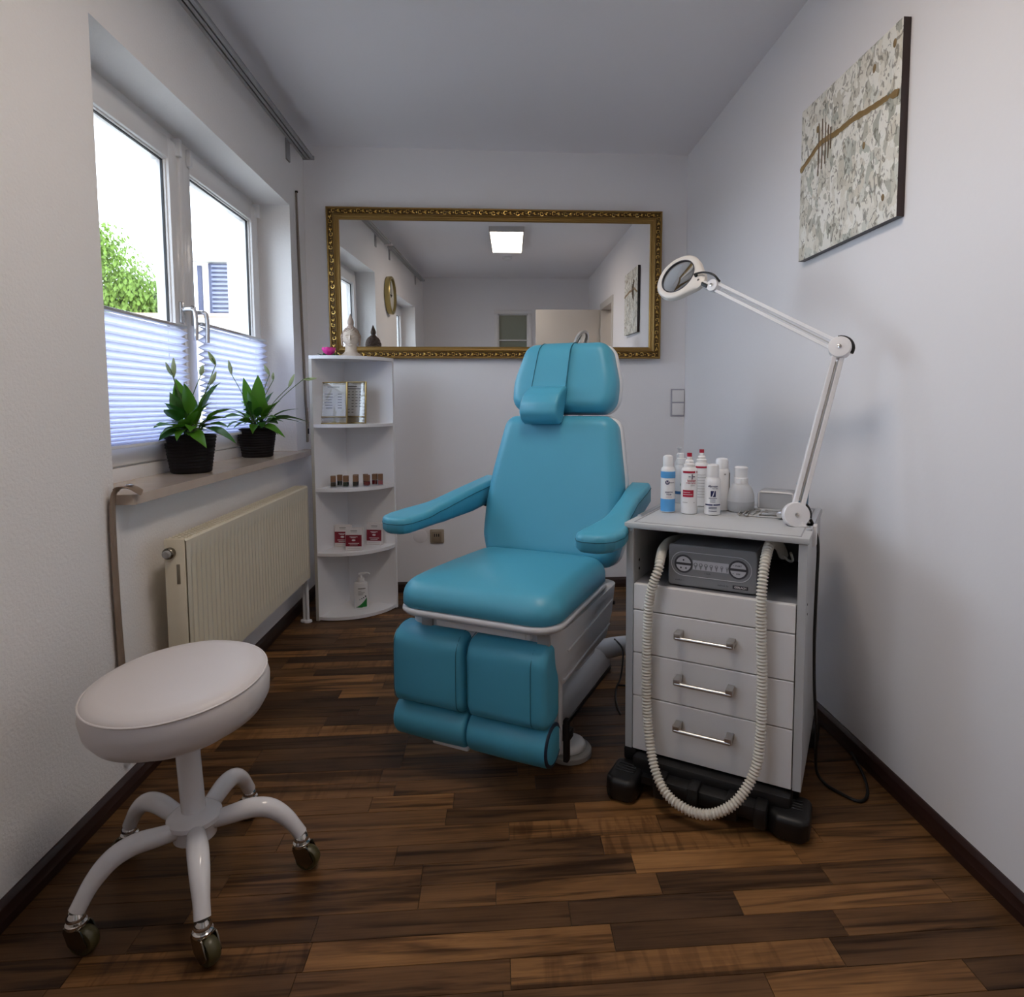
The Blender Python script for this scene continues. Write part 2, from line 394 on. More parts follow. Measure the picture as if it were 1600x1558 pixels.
mb = MB(); wall_pieces(mb, RY-0.1, RD+0.12, [DR], RH, lambda m_, s, e, b, t: m_.box((RW, s, b), (RW+0.12, e, t)))
tag(obj('wall_right', mb, M['wall_smooth'], flat=True), kind='structure')
D2 = (0.96, 1.36, 0.0, 2.05)
mb = MB(); wall_pieces(mb, 0, RW, [D2], RH, lambda m_, s, e, b, t: m_.box((s, RY-0.1, b), (e, RY, t)))
tag(obj('wall_rear', mb, M['wall_smooth'], flat=True), kind='structure')
mb = MB(); mb.box((-WT, RY-0.1, RH), (RW+0.12, RD+0.12, RH+0.12)); tag(obj('ceiling', mb, M['ceiling'], flat=True), kind='structure')
# hall behind the open door
mb = MB(); mb.box((RW+1.3, -0.3, 0), (RW+1.4, 1.4, RH)); mb.box((RW+0.12, -0.4, 0), (RW+1.4, -0.3, RH)); mb.box((RW+0.12, 1.4, 0), (RW+1.4, 1.5, RH))
mb.box((RW+0.12, -0.4, RH), (RW+1.4, 1.5, RH+0.1)); mb.box((RW, -0.4, -0.1), (RW+1.4, 1.5, -0.002))
tag(obj('wall_hall', mb, M['wall_smooth'], flat=True), kind='structure')

t = thing('ceiling_light', 'square light added to brighten the hall beyond the open door', 'ceiling light', (RW+0.7, 0.5, RH))  # lamp added to brighten the otherwise unlit hall
m_ = MB(); m_.box((-.15, -.15, -.03), (.15, .15, 0)); obj('lamp_frame', m_, M['ledframe'], t, flat=True)
m_ = MB(); m_.box((-.14, -.14, -.034), (.14, .14, -.028)); obj('diffuser', m_, M['led'], t, flat=True)

# floor with one object per strip
fl = MB(); fl.box((-WT, RY-0.1, -0.12), (RW+0.0, RD+0.12, -0.003)); floor = obj('floor', fl, M['joint'], flat=True); tag(floor, kind='structure')
rnd = random.Random(7)
PITCH = 0.0665; Y00 = 1.122
fixed = {0: [(0.20, .15), (0.655, .22), (1.065, .30), (1.716, .55), (RW, .18)],
         1: [(0.22, .16), (0.665, .45), (1.276, .58), (1.76, .12), (RW, .25)],
         2: [(0.30, .10), (0.66, .14), (1.195, .18), (1.566, .05), (2.035, .55), (RW, .3)],
         3: [(0.38, .12), (0.868, .30), (1.037, .28), (1.408, .42), (1.80, .16), (RW, .3)],
         4: [(0.42, .25), (0.865, .32), (1.363, .20), (1.763, .75), (RW, .62)],
         5: [(0.36, .18), (0.795, .36), (1.30, .18), (1.85, .6), (RW, .5)],
         6: [(0.50, .30), (1.07, .34), (1.46, .50), (1.85, .35), (RW, .2)],
         7: [(0.40, .22), (0.905, .32), (1.25, .18), (1.70, .6), (RW, .4)],
         8: [(0.695, .40), (0.92, .55), (1.35, .12), (RW, .3)]}
shared = {}
def plank_mesh(L):
    k = round(L, 3)
    if k not in shared:
        m_ = MB(); h = 0.0005; m_.box((h, h, -0.0028), (L-h, PITCH-h, 0.0), bev=0.0005, seg=1); o_ = obj('plank', m_, M['floor'], flat=True)
        shared[k] = o_.data; bpy.data.objects.remove(o_)
    return shared[k]
back = MB(); nplank = 0
row0 = math.ceil((RY - Y00)/PITCH) - 1; row1 = math.ceil((RD - Y00)/PITCH)
for r in range(row0, row1):
    y = Y00 + r*PITCH
    if r in fixed: segs = fixed[r]
    else:
        segs = []; x = rnd.choice([0.15, 0.3, 0.45])
        while x < RW-0.12: segs.append((x, rnd.choice([.02, .08, .15, .22, .3, .42, .55, .75]))); x += rnd.choice([0.4, 0.4, 0.45, 0.5, 0.6])
        segs.append((RW, rnd.choice([.15, .3, .5])))
    x0 = 0.0
    for x1, tone in segs:
        if r >= -4:
            o = bpy.data.objects.new('plank', plank_mesh(x1-x0)); C.objects.link(o); o.parent = floor; o.location = (x0, y, 0)
            o.color = (tone, rnd.random(), rnd.choice([0, 0, 0, 0.6, 1.0]) if tone > .4 else 0.0, 1); nplank += 1
        elif y > RY - PITCH: back.box((x0+.0007, max(y, RY)+.0007, -.0028), (x1-.0007, y+PITCH-.0007, 0))
        x0 = x1
bk = obj('far_planks', back, M['floor'], floor, flat=True); bk['kind'] = 'stuff'; bk.color = (0.3, 0.4, 0, 1)

# skirting boards
def skirt(name, a, b):
    """moulded board from a to b, wall side on the left of the direction a->b"""
    prof = [(0, 0), (0.016, 0), (0.016, 0.022), (0.013, 0.030), (0.012, 0.044), (0.008, 0.052), (0.004, 0.056), (0, 0.057)]
    a = Vector(a); b = Vector(b); d = (b-a).normalized(); nrm = Vector((d.y, -d.x)); m_ = MB(); n = len(prof)
    vs = [(a.x+nrm.x*t, a.y+nrm.y*t, z) for t, z in prof] + [(b.x+nrm.x*t, b.y+nrm.y*t, z) for t, z in prof]
    fs = [tuple(range(n)), tuple(range(n, 2*n))[::-1]] + [(i, (i+1) % n, n+(i+1) % n, n+i) for i in range(n)]
    m_.add(vs, fs); return tag(obj(name, m_, M['base'], sharp=20), kind='structure')
skirt('baseboard_left', (0, RY), (0, RD)); skirt('baseboard_back', (0, RD), (RW, RD)); skirt('baseboard_right', (RW, RD), (RW, 0.93)); skirt('baseboard_rear', (D2[0]-0.05, RY), (0, RY))

# ---------------------------------------------------------------- windows in the left wall
def rect_frame(mb, y0, y1, z0, z1, wdt, x0, x1, bev=0.004):
    mb.box((x0, y0, z0), (x1, y0+wdt, z1), bev=bev); mb.box((x0, y1-wdt, z0), (x1, y1, z1), bev=bev)
    mb.box((x0, y0+wdt-.002, z0), (x1, y1-wdt+.002, z0+wdt), bev=bev); mb.box((x0, y0+wdt-.002, z1-wdt), (x1, y1-wdt+.002, z1), bev=bev)
def window(nm, y0, y1, z0, z1, ym):
    root = thing(nm, None, None, kind='structure')
    XF = -0.165   # room side of the fixed frame
    m_ = MB(); rect_frame(m_, y0, y1, z0, z1, 0.055, XF-0.07, XF); m_.box((XF-0.065, y0, z0-0.047), (XF+0.012, y1, z0+0.03), bev=0.004)
    obj('outer_frame', m_, M['pvc'], root)
    outs = []
    for k, (a, b) in enumerate(((y0+0.035, ym+0.004), (ym+0.008, y1-0.035))):
        m_ = MB(); rect_frame(m_, a, b, z0+0.035, z1-0.035, 0.078, XF-0.05, XF+0.016, bev=0.006)
        rect_frame(m_, a+0.070, b-0.070, z0+0.105, z1-0.105, 0.0135, XF-0.045, XF+0.004, bev=0.003)
        if k == 0: m_.box((XF-0.01, ym-0.012, z0+0.04), (XF+0.024, ym+0.020, z1-0.04), bev=0.005)
        s = obj('sash', m_, M['pvc'], root)
        m_ = MB(); rect_frame(m_, a+0.083, b-0.083, z0+0.118, z1-0.118, 0.004, XF-0.012, XF-0.004, bev=0); obj('seal', m_, M['seal'], s)
        m_ = MB(); m_.box((XF-0.026, a+0.08, z0+0.115), (XF-0.020, b-0.08, z1-0.115)); obj('pane', m_, M['pane'], s)
        m_ = MB(); yc = b+0.012 if k == 0 else b+0.0
        m_.box((XF+0.0, b-0.028, z1-0.085), (XF+0.034, b-0.008, z1-0.02), bev=0.004)
        if k == 0: m_.box((XF+0.016, ym+0.055, z1-0.095), (XF+0.034, ym+0.074, z1-0.03), bev=0.004)
        obj('hinge_cap', m_, M['whiteplast'], s)
        # handle: rose, neck, lever pointing down
        hy = (ym-0.036) if k == 0 else (ym+0.058); hz = z0+0.59; m_ = MB()
        m_.box((XF+0.014, hy-0.014, hz-0.05), (XF+0.026, hy+0.014, hz+0.03), bev=0.004)
        m_.tube([(XF+0.02, hy, hz), (XF+0.055, hy, hz+0.003), (XF+0.066, hy+0.004, hz-0.008), (XF+0.068, hy+0.006, hz-0.05), (XF+0.066, hy+0.006, hz-0.115)], 0.0085, 10, sm=5)
        obj('handle', m_, M['handle'], s)
        outs.append((a, b))
    return root, outs
win, sashes = window('window_1', W1[0], W1[1], W1[2]+0.045, W1[3]+0.002, 2.558)
win2, sashes2 = window('window_2', W2[0], W2[1], W2[2]+0.045, W2[3]+0.002, 0.25)
# pleated blinds
def blind(y0, y1, zb, zt, label, group):
    root = thing('pleated_blind', label, 'blind', (-0.122, y0, zb), group=group); n = 21; H = zt-zb; m_ = MB(); vs = []; L = y1-y0
    for i in range(2*n+1):
        t = i/(2*n); z = 0.008 + (H-0.020)*(0.55*t+0.45*t*t)
        vs += [((0.013 if i % 2 else -0.013), 0.0, z), ((0.013 if i % 2 else -0.013), L, z)]
    fs = [(2*i, 2*i+1, 2*i+3, 2*i+2) for i in range(2*n)]
    m_.add(vs, fs); obj('pleated_cloth', m_, M['blind'], root, flat=True)
    m_ = MB(); m_.box((-0.012, 0, 0), (0.012, L, 0.010), bev=0.002); obj('bottom_rail', m_, M['whiteplast'], root)
    m_ = MB(); m_.box((-0.012, 0, H-0.011), (0.012, L, H), bev=0.002); obj('top_rail', m_, M['alu'], root)
    for yy in (0.12, L-0.12):
        m_ = MB(); m_.cyl((0, yy, 0.005), (0, yy, H), 0.0008, 5); obj('cord', m_, M['whiteplast'], root)
    return root
blind(1.86, 2.490, 0.955, 1.385, 'white pleated blind on the near window sash, left of the window handles', 'pleated blinds')
blind(2.612, 3.30, 0.955, 1.415, 'white pleated blind on the far window sash, behind the right potted plant', 'pleated blinds')
blind(sashes2[0][0]+0.02, sashes2[0][1]-0.06, 0.955, 1.40, 'white pleated blind on the window behind the camera, seen only in the mirror', 'pleated blinds')
blind(sashes2[1][0]+0.085, sashes2[1][1]-0.02, 0.955, 1.40, 'white pleated blind on the far half of the window behind the camera', 'pleated blinds')
# sills
def sill(y0, y1, z, label):
    front = [(0.001, y0-0.003), (0.050, y0-0.003), (0.056, y0+0.006), (0.056, y1+0.118), (0.050, y1+0.125), (0.001, y1+0.125)]
    m_ = MB(); m_.prism([(-0.164, y1-.001), (-0.164, y0+.001), (0.001, y0+.001)] + front + [(0.001, y1-.001)], z-0.028, z)
    return tag(obj('window_sill', m_, M['marble'], sharp=30), label, 'windowsill')
sill(W1[0], W1[1], 0.845, 'polished beige marble window sill under the two potted plants')
sill(W2[0], W2[1], 0.845, 'marble sill of the window behind the camera, out of view')

# roller shutter belt beside the window
t = thing('shutter_belt', 'narrow beige roller shutter belt hanging by the far window jamb', 'shutter belt', (0, 3.50, 0.9))
m_ = MB(); m_.tube([(0.006, -0.025, 1.30), (0.006, -0.018, 0.9), (0.006, 0.01, 0.45), (0.006, 0.035, 0.10)], 0.003, 6, sm=4, sx=3.2)
m_.tube([(0.006, -0.020, 1.30), (0.006, 0.00, 0.9), (0.006, 0.026, 0.45), (0.006, 0.045, 0.10)], 0.0016, 5, sm=4, sx=2.5); obj('belt', m_, M['belt'], t)
m_ = MB(); m_.box((0, -0.004+0.035, -0.02), (0.006, 0.03+0.035, 0.17), bev=0.003); m_.box((0.005, 0.04, 0.06), (0.010, 0.058, 0.15), bev=0.002); obj('winder_plate', m_, M['outlet'], t)
m_ = MB(); m_.box((0.005, 0.042, 0.025), (0.011, 0.056, 0.055), bev=0.002); obj('belt_slot', m_, M['seal'], t)
m_ = MB(); m_.cyl((0, -0.024, 1.305), (0.012, -0.024, 1.305), 0.006, 10); obj('hook', m_, M['seal'], t)

# curtain rails
def rail(y0, y1, label, brk, z=2.40):
    t = thing('curtain_rail', label, 'curtain rail', (0.06, y0, z), group='triple curtain rails'); L = y1-y0; m_ = MB()
    for k in range(3):
        x = -0.022+0.020*k; m_.box((x-0.0075, 0, -0.006), (x+0.0075, L, 0.006), bev=0.002)
    obj('track', m_, M['rail'], t); m_ = MB(); m_.box((-0.028, 0, 0.002), (0.026, L, 0.008)); obj('track_carrier', m_, M['greydark'], t, flat=True)
    for y in brk:
        m_ = MB(); m_.box((-0.060, y-y0-0.026, -0.075), (-0.052, y-y0+0.026, 0.028), bev=0.001); m_.box((-0.06, y-y0-0.010, 0.010), (0.020, y-y0+0.010, 0.014), bev=0.001); obj('bracket', m_, M['rail'], t)
    for e_ in (L, -0.004): m_ = MB(); m_.box((-0.032, e_-0.002, -0.009), (0.030, e_+0.006, 0.012), bev=0.002); obj('end_cap', m_, M['rail'], t)
    return t
rail(1.52, 3.52, 'long grey triple curtain rail above the window with the plants', (1.75, 3.36), 2.395)
rail(-0.62, 1.36, 'grey triple curtain rail beyond the clock, seen only in the mirror', (-0.42, 1.15), 2.395)

# ---------------------------------------------------------------- doors behind the camera (seen in the mirror)
t = thing('door_1', None, None, kind='structure'); m_ = MB()
for a in ((DR[0]-0.06, DR[0]+0.008), (DR[1]-0.008, DR[1]+0.06)): m_.box((RW-0.012, a[0], 0), (RW+0.125, a[1], 1.977), bev=0.003)
m_.box((RW-0.012, DR[0]-0.06, 1.977), (RW+0.125, DR[1]+0.06, 2.045), bev=0.003); obj('door_frame', m_, M['doorpaint'], t)
m_ = MB(); m_.box((RW-0.74, 0.075, 0.006), (RW-0.015, 0.115, 1.98), bev=0.003); lf = obj('door_leaf', m_, M['doorpaint'], t)
for z in (.25, 1.70): m_ = MB(); m_.cyl((RW-0.012, 0.125, z), (RW-0.012, 0.125, z+.08), 0.008, 10); obj('hinge', m_, M['steel'], lf)
m_ = MB(); m_.tube([(RW-0.68, 0.115, 1.02), (RW-0.68, 0.165, 1.02), (RW-0.66, 0.17, 1.02), (RW-0.56, 0.17, 1.02)], 0.009, 10, sm=4); m_.box((RW-0.70, 0.112, 0.90), (RW-0.66, 0.121, 1.08), bev=0.003); obj('door_handle', m_, M['alu'], lf)
t = thing('door_2', None, None, kind='structure'); m_ = MB()
for a in ((D2[0]-0.045, D2[0]+0.006), (D2[1]-0.006, D2[1]+0.045)): m_.box((a[0], RY-0.105, 0), (a[1], RY+0.014, 2.044), bev=0.003)
m_.box((D2[0]-0.045, RY-0.105, 2.044), (D2[1]+0.045, RY+0.014, 2.095), bev=0.003); obj('door_frame', m_, M['pvc'], t)
m_ = MB()
for a in ((D2[0], D2[0]+0.02), (D2[1]-0.02, D2[1])): m_.box((a[0], RY-0.07, 0), (a[1], RY-0.03, 2.05), bev=0.003)
m_.box((D2[0], RY-0.07, 2.03), (D2[1], RY-0.03, 2.05), bev=0.003); m_.box((D2[0], RY-0.07, 1.70), (D2[1], RY-0.025, 1.715), bev=0.003); m_.box((D2[0], RY-0.07, 0), (D2[1], RY-0.03, 0.1), bev=0.003); obj('door_leaf', m_, M['pvc'], t)
m_ = MB(); m_.box((D2[0]+0.015, RY-0.055, 0.05), (D2[1]-0.015, RY-0.045, 2.04)); obj('pane', m_, M['glassgreen'], t)

# ceiling lamp, smoke detector, wall clock
t = thing('ceiling_light', 'rectangular flat ceiling light with a bright white diffuser, seen in the mirror', 'ceiling light', (1.10, 1.29, RH))
m_ = MB()
for a, b in (((-0.15, -0.45), (-0.14, 0.45)), ((0.14, -0.45), (0.15, 0.45)), ((-0.14, -0.45), (0.14, -0.44)), ((-0.14, 0.44), (0.14, 0.45))): m_.box((a[0], a[1], -0.045), (b[0], b[1], 0))
m_.box((-0.14, -0.44, -0.012), (0.14, 0.44, -0.001)); obj('lamp_frame', m_, M['ledframe'], t, flat=True)
m_ = MB(); m_.box((-0.139, -0.439, -0.046), (0.139, 0.439, -0.036)); obj('diffuser', m_, M['led'], t, flat=True)
t = thing('smoke_detector', 'small round white smoke detector on the ceiling, seen in the mirror', 'smoke detector', (1.10, 0.39, RH))
m_ = MB(); m_.lathe([(0.05, 0), (0.05, -0.018), (0.042, -0.032), (0.02, -0.036), (0, -0.036)], 24); obj('housing', m_, M['whiteplast'], t)
t = thing('wall_clock', 'round wall clock with a gold rim between the windows, seen in the mirror', 'clock', (0, 1.27, 1.98)); Mx = frame((0, 0, 0), (1, 0, 0))
m_ = MB(); m_.lathe([(0.155, 0.001), (0.17, 0.004), (0.172, 0.045), (0.165, 0.052), (0.15, 0.050), (0.148, 0.030)], 40, Mx, cap=False); obj('rim', m_, M['clockrim'], t)
m_ = MB(); m_.lathe([(0, 0.002), (0.156, 0.002), (0.152, 0.028), (0, 0.030)], 40, Mx); obj('face', m_, M['clockface'], t)
m_ = MB(); m_.box((0.031, -0.004, -0.02), (0.034, 0.004, 0.12)); m_.box((0.035, -0.02, -0.004), (0.037, 0.08, 0.004)); m_.cyl((0.03, 0, 0), (0.04, 0, 0), 0.008, 12); obj('hands', m_, M['seal'], t)

# ---------------------------------------------------------------- outside
m_ = MB(); m_.box((-60, -20, -1.6), (-0.9, 60, -1.5)); tag(obj('ground_outside', m_, M['neutralground'], flat=True), kind='structure')
t = thing('neighbour_house', 'white neighbouring house with grey blue louvred shutters, outside the far window sash', 'building', (-5.9, 15.5, -1.5))
m_ = MB(); m_.box((-0.10, 0, 0), (3.2, 3, 5.95)); obj('wall', m_, M['render'], t, flat=True)
m_ = MB(); m_.box((-0.15, -0.2, 5.92), (3.35, 3.3, 5.99)); obj('roof_edge', m_, M['render'], t, flat=True)
m_ = MB(); m_.box((-0.07, -0.05, 4.55), (0.03, 0.01, 5.85), bev=0.01); m_.box((0.19, -0.06, 4.5), (1.5, -0.01, 5.9), bev=0.01); sh = obj('shutter_frame', m_, M['louvre'], t)
for k in range(13):
    m_ = MB() if k == 0 else None
    if k == 0:
        m_.box((0.27, -0.10, 0), (1.48, -0.055, 0.052), Matrix.Translation((0, 0, 0)), bev=0.006, seg=1); l0 = obj('slat', m_, M['louvrelight'], t); l0.location = (0, 0, 4.56)
    else:
        l1 = l0.copy(); C.objects.link(l1); l1.location = (0, 0, 4.56+k*0.103)
t = thing('garden_wall', 'low cream garden wall with a brown coping outside the window', 'wall', (-5.5, 12.0, -1.5))
m_ = MB(); m_.box((-6, 0, 0), (6.2, 0.3, 4.18)); obj('wall', m_, M['render'], t, flat=True)
m_ = MB(); m_.box((-6.05, -0.05, 4.18), (6.25, 0.35, 4.25), bev=0.01); obj('coping', m_, M['coping'], t)
# tree
t = thing('garden_tree', 'round bright green tree beyond the garden wall outside the near sash', 'tree', (-9.2, 17.2, -1.5)); rt = random.Random(5)
m_ = MB(); m_.tube([(0, 0, 0), (0.1, 0, 2.0), (0.0, 0.1, 4.0), (0.15, 0, 5.6)], 0.16, 10, sm=4, rf=lambda f, l: 0.17-0.11*f)
for k in range(9):
    a = rt.random()*6.28; z = 3.2+rt.random()*2; m_.tube([(0, 0, z), (0.6*math.cos(a), 0.6*math.sin(a), z+0.6), (1.3*math.cos(a), 1.3*math.sin(a), z+0.9)], 0.05, 6, sm=3, rf=lambda f, l: 0.06-0.045*f)
obj('trunk', m_, M['bark'], t)
m_ = MB(); blobs = [(0, 0, 5.6, 1.35), (0.9, -0.3, 5.3, 0.95), (-0.8, 0.2, 6.2, 0.95), (-0.9, -.4, 5.2, 1.0), (0.1, -0.3, 6.6, 0.75), (1.1, 0.2, 4.9, 0.75), (-0.5, -.2, 7.1, 0.55), (0.3, 0.1, 4.6, 1.0), (1.5, -.2, 5.2, .55)]
for bx, by, bz, br in blobs:
    for k in range(int(2800*br*br)):
        d = Vector((rt.gauss(0, 1), rt.gauss(0, 1), rt.gauss(0, 1))).normalized()*br*(0.45+0.60*rt.random())*(1+0.18*noise.noise(Vector((bx+k*.01, by, bz))))
        c = Vector((bx, by, bz))+d; n_ = (d.normalized()+Vector((rt.uniform(-.7, .7), rt.uniform(-.7, .7), rt.uniform(-.4, .7)))).normalized(); s_ = rt.uniform(0.035, 0.085); fr = frame(c, n_)
        m_.add([(-s_*.5, 0, 0), (0, -s_*.9, 0.01), (s_*.5, 0, 0), (0, s_*.9, 0.01)], [(0, 1, 2, 3)], fr)
fo = obj('foliage', m_, M['foliage'], t, flat=True); fo['kind'] = 'stuff'

# ---------------------------------------------------------------- mirror with ornate frame
t = thing('wall_mirror', 'wide wall mirror in an ornate antique gold frame', 'mirror', (1.057, 3.590, 1.754), -0.0118)
t.rotation_euler = (0.022, 0, -0.0118)
MW, MHt, FW = 1.860, 0.820, 0.066
m_ = MB(); m_.box((-MW/2+0.05, 0.0, -MHt/2+0.05), (MW/2-0.05, 0.006, MHt/2-0.05)); obj('mirror_glass', m_, M['mirror'], t, flat=True)
m_ = MB(); m_.box((-MW/2+0.01, 0.006, -MHt/2+0.01), (MW/2-0.01, 0.014, MHt/2-0.01)); obj('back_board', m_, M['golddark'], t, flat=True)
prof = [(0.0, 0.012), (0.0, -0.018), (0.004, -0.024), (0.009, -0.024), (0.012, -0.014), (0.034, -0.014), (0.037, -0.020), (0.041, -0.022), (0.045, -0.018), (0.047, -0.013), (0.053, -0.012), (0.055, -0.008), (0.060, -0.008), (0.066, -0.003), (0.066, 0.000)]
def scroll_mesh():
    m_ = MB(); pts = []
    for k in range(15):
        a = 0.6+k*5.4/14; r = 0.0102-0.0004*k; pts.append((-0.017+r*math.cos(a), 0, r*math.sin(a)))
    m_.tube(pts, 0.0026, 5, rf=lambda f, l: 0.0034*(1-0.55*f))
    for (a, l_, x) in ((0.5, 0.017, 0.002), (-0.35, 0.019, 0.004), (2.5, 0.012, 0.010), (-2.6, 0.012, 0.012), (0.1, 0.022, -0.004)):
        m_.sphere((0, 0, 0), (l_*0.5, 0.0042, 0.0034), 8, 5, Matrix.Translation((x+0.5*l_*math.cos(a)*0.7, 0, 0.5*l_*math.sin(a)))@Matrix.Rotation(-a, 4, 'Y'))
    m_.sphere((0.027, 0, 0), (0.004, 0.004, 0.0045), 8, 5)
    return m_
orn = None
def side(L, mid, rot):
    """one frame side; local x along the side, +z towards the outside"""
    global orn
    Mt = Matrix.Translation(mid)@Matrix.Rotation(rot, 4, 'Y'); vs = []; n = len(prof)
    for e in (-1, 1):
        for d, y in prof: vs.append(Mt@Vector((e*(L/2-d), y, -d)))
    fs = [tuple(range(n)), tuple(range(n, 2*n))[::-1]]+[(i, (i+1) % n, n+(i+1) % n, n+i) for i in range(n)]
    m_ = MB(); m_.add(vs, fs); s = obj('frame_side', m_, M['golddark'], t, sharp=25)
    m_ = MB(); m_.add([Mt@Vector((e*(L/2-d), y, -d)) for e, d, y in ((-1, .0115, -.0146), (1, .0115, -.0146), (1, .0345, -.0146), (-1, .0345, -.0146), (-1, .0115, -.0135), (1, .0115, -.0135), (1, .0345, -.0135), (-1, .0345, -.0135))], [(0, 1, 2, 3), (4, 7, 6, 5), (0, 4, 5, 1), (1, 5, 6, 2), (2, 6, 7, 3), (3, 7, 4, 0)]); obj('frame_channel', m_, M['channel'], s, flat=True)
    k = int((L-0.05)/0.0655); st = (L-0.05)/k
    for i in range(k):
        if orn is None: orn = obj('ornament', scroll_mesh(), M['goldlight']); o = orn
        else: o = orn.copy(); C.objects.link(o)
        o.parent = s; flip = 1 if i % 2 == 0 else -1
        o.matrix_local = Mt@Matrix.Translation((-L/2+0.025+st*(i+0.5), -0.0155, -0.0225))@Matrix.Diagonal((1.12, 1.25, 1.22*flip, 1))
side(MW, (0, 0, MHt/2), 0); side(MW, (0, 0, -MHt/2), PI); side(MHt, (MW/2, 0, 0), PI/2); side(MHt, (-MW/2, 0, 0), -PI/2)

# ---------------------------------------------------------------- painting
t = thing('canvas_painting', 'abstract white and grey relief painting with a golden streak, on dark-edged canvas', 'painting', (RW, 1.955, 1.85))
PW, PH = 0.545, 0.515
m_ = MB(); m_.box((-0.022, -PW/2, -PH/2), (-0.001, PW/2, PH/2)); obj('canvas', m_, M['base'], t, flat=True)
pm = bpy.data.materials.new('impasto paint'); pm.use_nodes = True; nt = pm.node_tree; b = nt.nodes['Principled BSDF']; tc = nt.nodes.new('ShaderNodeTexCoord')
mp = nt.nodes.new('ShaderNodeMapping'); mp.inputs['Scale'].default_value = (1, 1.0, 0.62); mp.inputs['Rotation'].default_value = (0.35, 0, 0); nt.links.new(tc.outputs['Object'], mp.inputs[0])
n0 = nt.nodes.new('ShaderNodeTexNoise'); n0.inputs['Scale'].default_value = 17; n0.inputs['Detail'].default_value = 3; nt.links.new(mp.outputs[0], n0.inputs['Vector'])
va = nt.nodes.new('ShaderNodeVectorMath'); va.operation = 'MULTIPLY_ADD'; va.inputs[1].default_value = (0.09, 0.09, 0.09); nt.links.new(n0.outputs[1], va.inputs[0]); nt.links.new(mp.outputs[0], va.inputs[2])
vo = nt.nodes.new('ShaderNodeTexVoronoi'); vo.inputs['Scale'].default_value = 36; nt.links.new(va.outputs[0], vo.inputs['Vector'])
ns = nt.nodes.new('ShaderNodeTexNoise'); ns.inputs['Scale'].default_value = 46; ns.inputs['Detail'].default_value = 5; ns.inputs['Distortion'].default_value = 1.5; nt.links.new(mp.outputs[0], ns.inputs['Vector'])
cr = nt.nodes.new('ShaderNodeValToRGB'); e = cr.color_ramp.elements; e[0].position = 0.0; e[0].color = (0.42, 0.43, 0.37, 1); e[1].position = 1.0; e[1].color = (0.88, 0.86, 0.79, 1)
for p_, c_ in ((0.16, (0.62, 0.59, 0.50)), (0.30, (0.86, 0.84, 0.76)), (0.52, (0.70, 0.66, 0.56)), (0.60, (0.50, 0.52, 0.45)), (0.68, (0.86, 0.85, 0.78))):
    q_ = e.new(p_); q_.color = (*c_, 1)
sx = nt.nodes.new('ShaderNodeSeparateColor'); nt.links.new(vo.outputs['Color'], sx.inputs[0]); nt.links.new(sx.outputs[0], cr.inputs[0])
cr2 = nt.nodes.new('ShaderNodeValToRGB'); e = cr2.color_ramp.elements; e[0].position = 0.40; e[0].color = (0.14, 0.12, 0.09, 1); e[1].position = 0.45; e[1].color = (1, 1, 1, 1); nt.links.new(ns.outputs[0], cr2.inputs[0])
mx = nt.nodes.new('ShaderNodeMix'); mx.data_type = 'RGBA'; mx.blend_type = 'MULTIPLY'; mx.inputs[0].default_value = 0.62; nt.links.new(cr.outputs[0], mx.inputs[6]); nt.links.new(cr2.outputs[0], mx.inputs[7])
nt.links.new(mx.outputs[2], b.inputs['Base Color']); b.inputs['Roughness'].default_value = 0.6
bp = nt.nodes.new('ShaderNodeBump'); bp.inputs['Distance'].default_value = 0.004; bp.inputs['Strength'].default_value = 0.8; nt.links.new(ns.outputs[0], bp.inputs['Height']); nt.links.new(bp.outputs[0], b.inputs['Normal'])
m_ = MB(); ny, nz_ = 56, 54; vs = []
for j in range(nz_+1):
    for i in range(ny+1):
        y = -PW/2+PW*i/ny; z = -PH/2+PH*j/nz_; edge = 0 if i in (0, ny) or j in (0, nz_) else 1
        h = 0.0032+edge*0.0030*noise.noise(Vector((y*26, z*20, 3)))+edge*0.002*abs(noise.noise(Vector((y*60, z*40, 9))))
        vs.append((-0.022-max(h, 0.0006)*(1 if edge else 0.15), y, z))
m_.add(vs, [(j*(ny+1)+i, (j+1)*(ny+1)+i, (j+1)*(ny+1)+i+1, j*(ny+1)+i+1) for j in range(nz_) for i in range(ny)]); obj('paint_relief', m_, pm, t, sharp=60)
m_ = MB(); band = [(2.205, 1.930), (2.16, 1.935), (2.09, 1.947), (1.99, 1.940), (1.90, 1.941), (1.816, 1.931), (1.747, 1.926), (1.70, 1.920), (1.688, 1.917)]
band = [(2.222, 1.905), (2.16, 1.925)] + band[2:]
m_.tube([(0.0, y-1.955, z-1.85) for y, z in band], 0.006, 8, sm=6, rf=lambda f, l: 0.0095+0.004*noise.noise(Vector((l*60, 0, 0)))); m_.v = [(-0.0262+v[0]*0.22, v[1], v[2]) for v in m_.v]; obj('gold_streak', m_, mat('gold brown paint', (0.30, 0.19, 0.07), 0.45, 0.3, bump=(90, 0.5, 0.003)), t)
for (y, za, zb_) in ((2.10, 2.015, 1.845), (2.078, 2.02, 1.86), (2.058, 2.0, 1.87), (2.040, 1.985, 1.88), (2.026, 1.972, 1.905)):
    m_ = MB(); m_.tube([(-0.0272, y-1.955, za-1.85), (-0.0276, y-1.957, (za+zb_)/2-1.85), (-0.0272, y-1.956, zb_-1.85)], 0.0018, 5, sm=3); obj('paint_drip', m_, mat('brown drip', (0.13, 0.08, 0.04), 0.5), t)
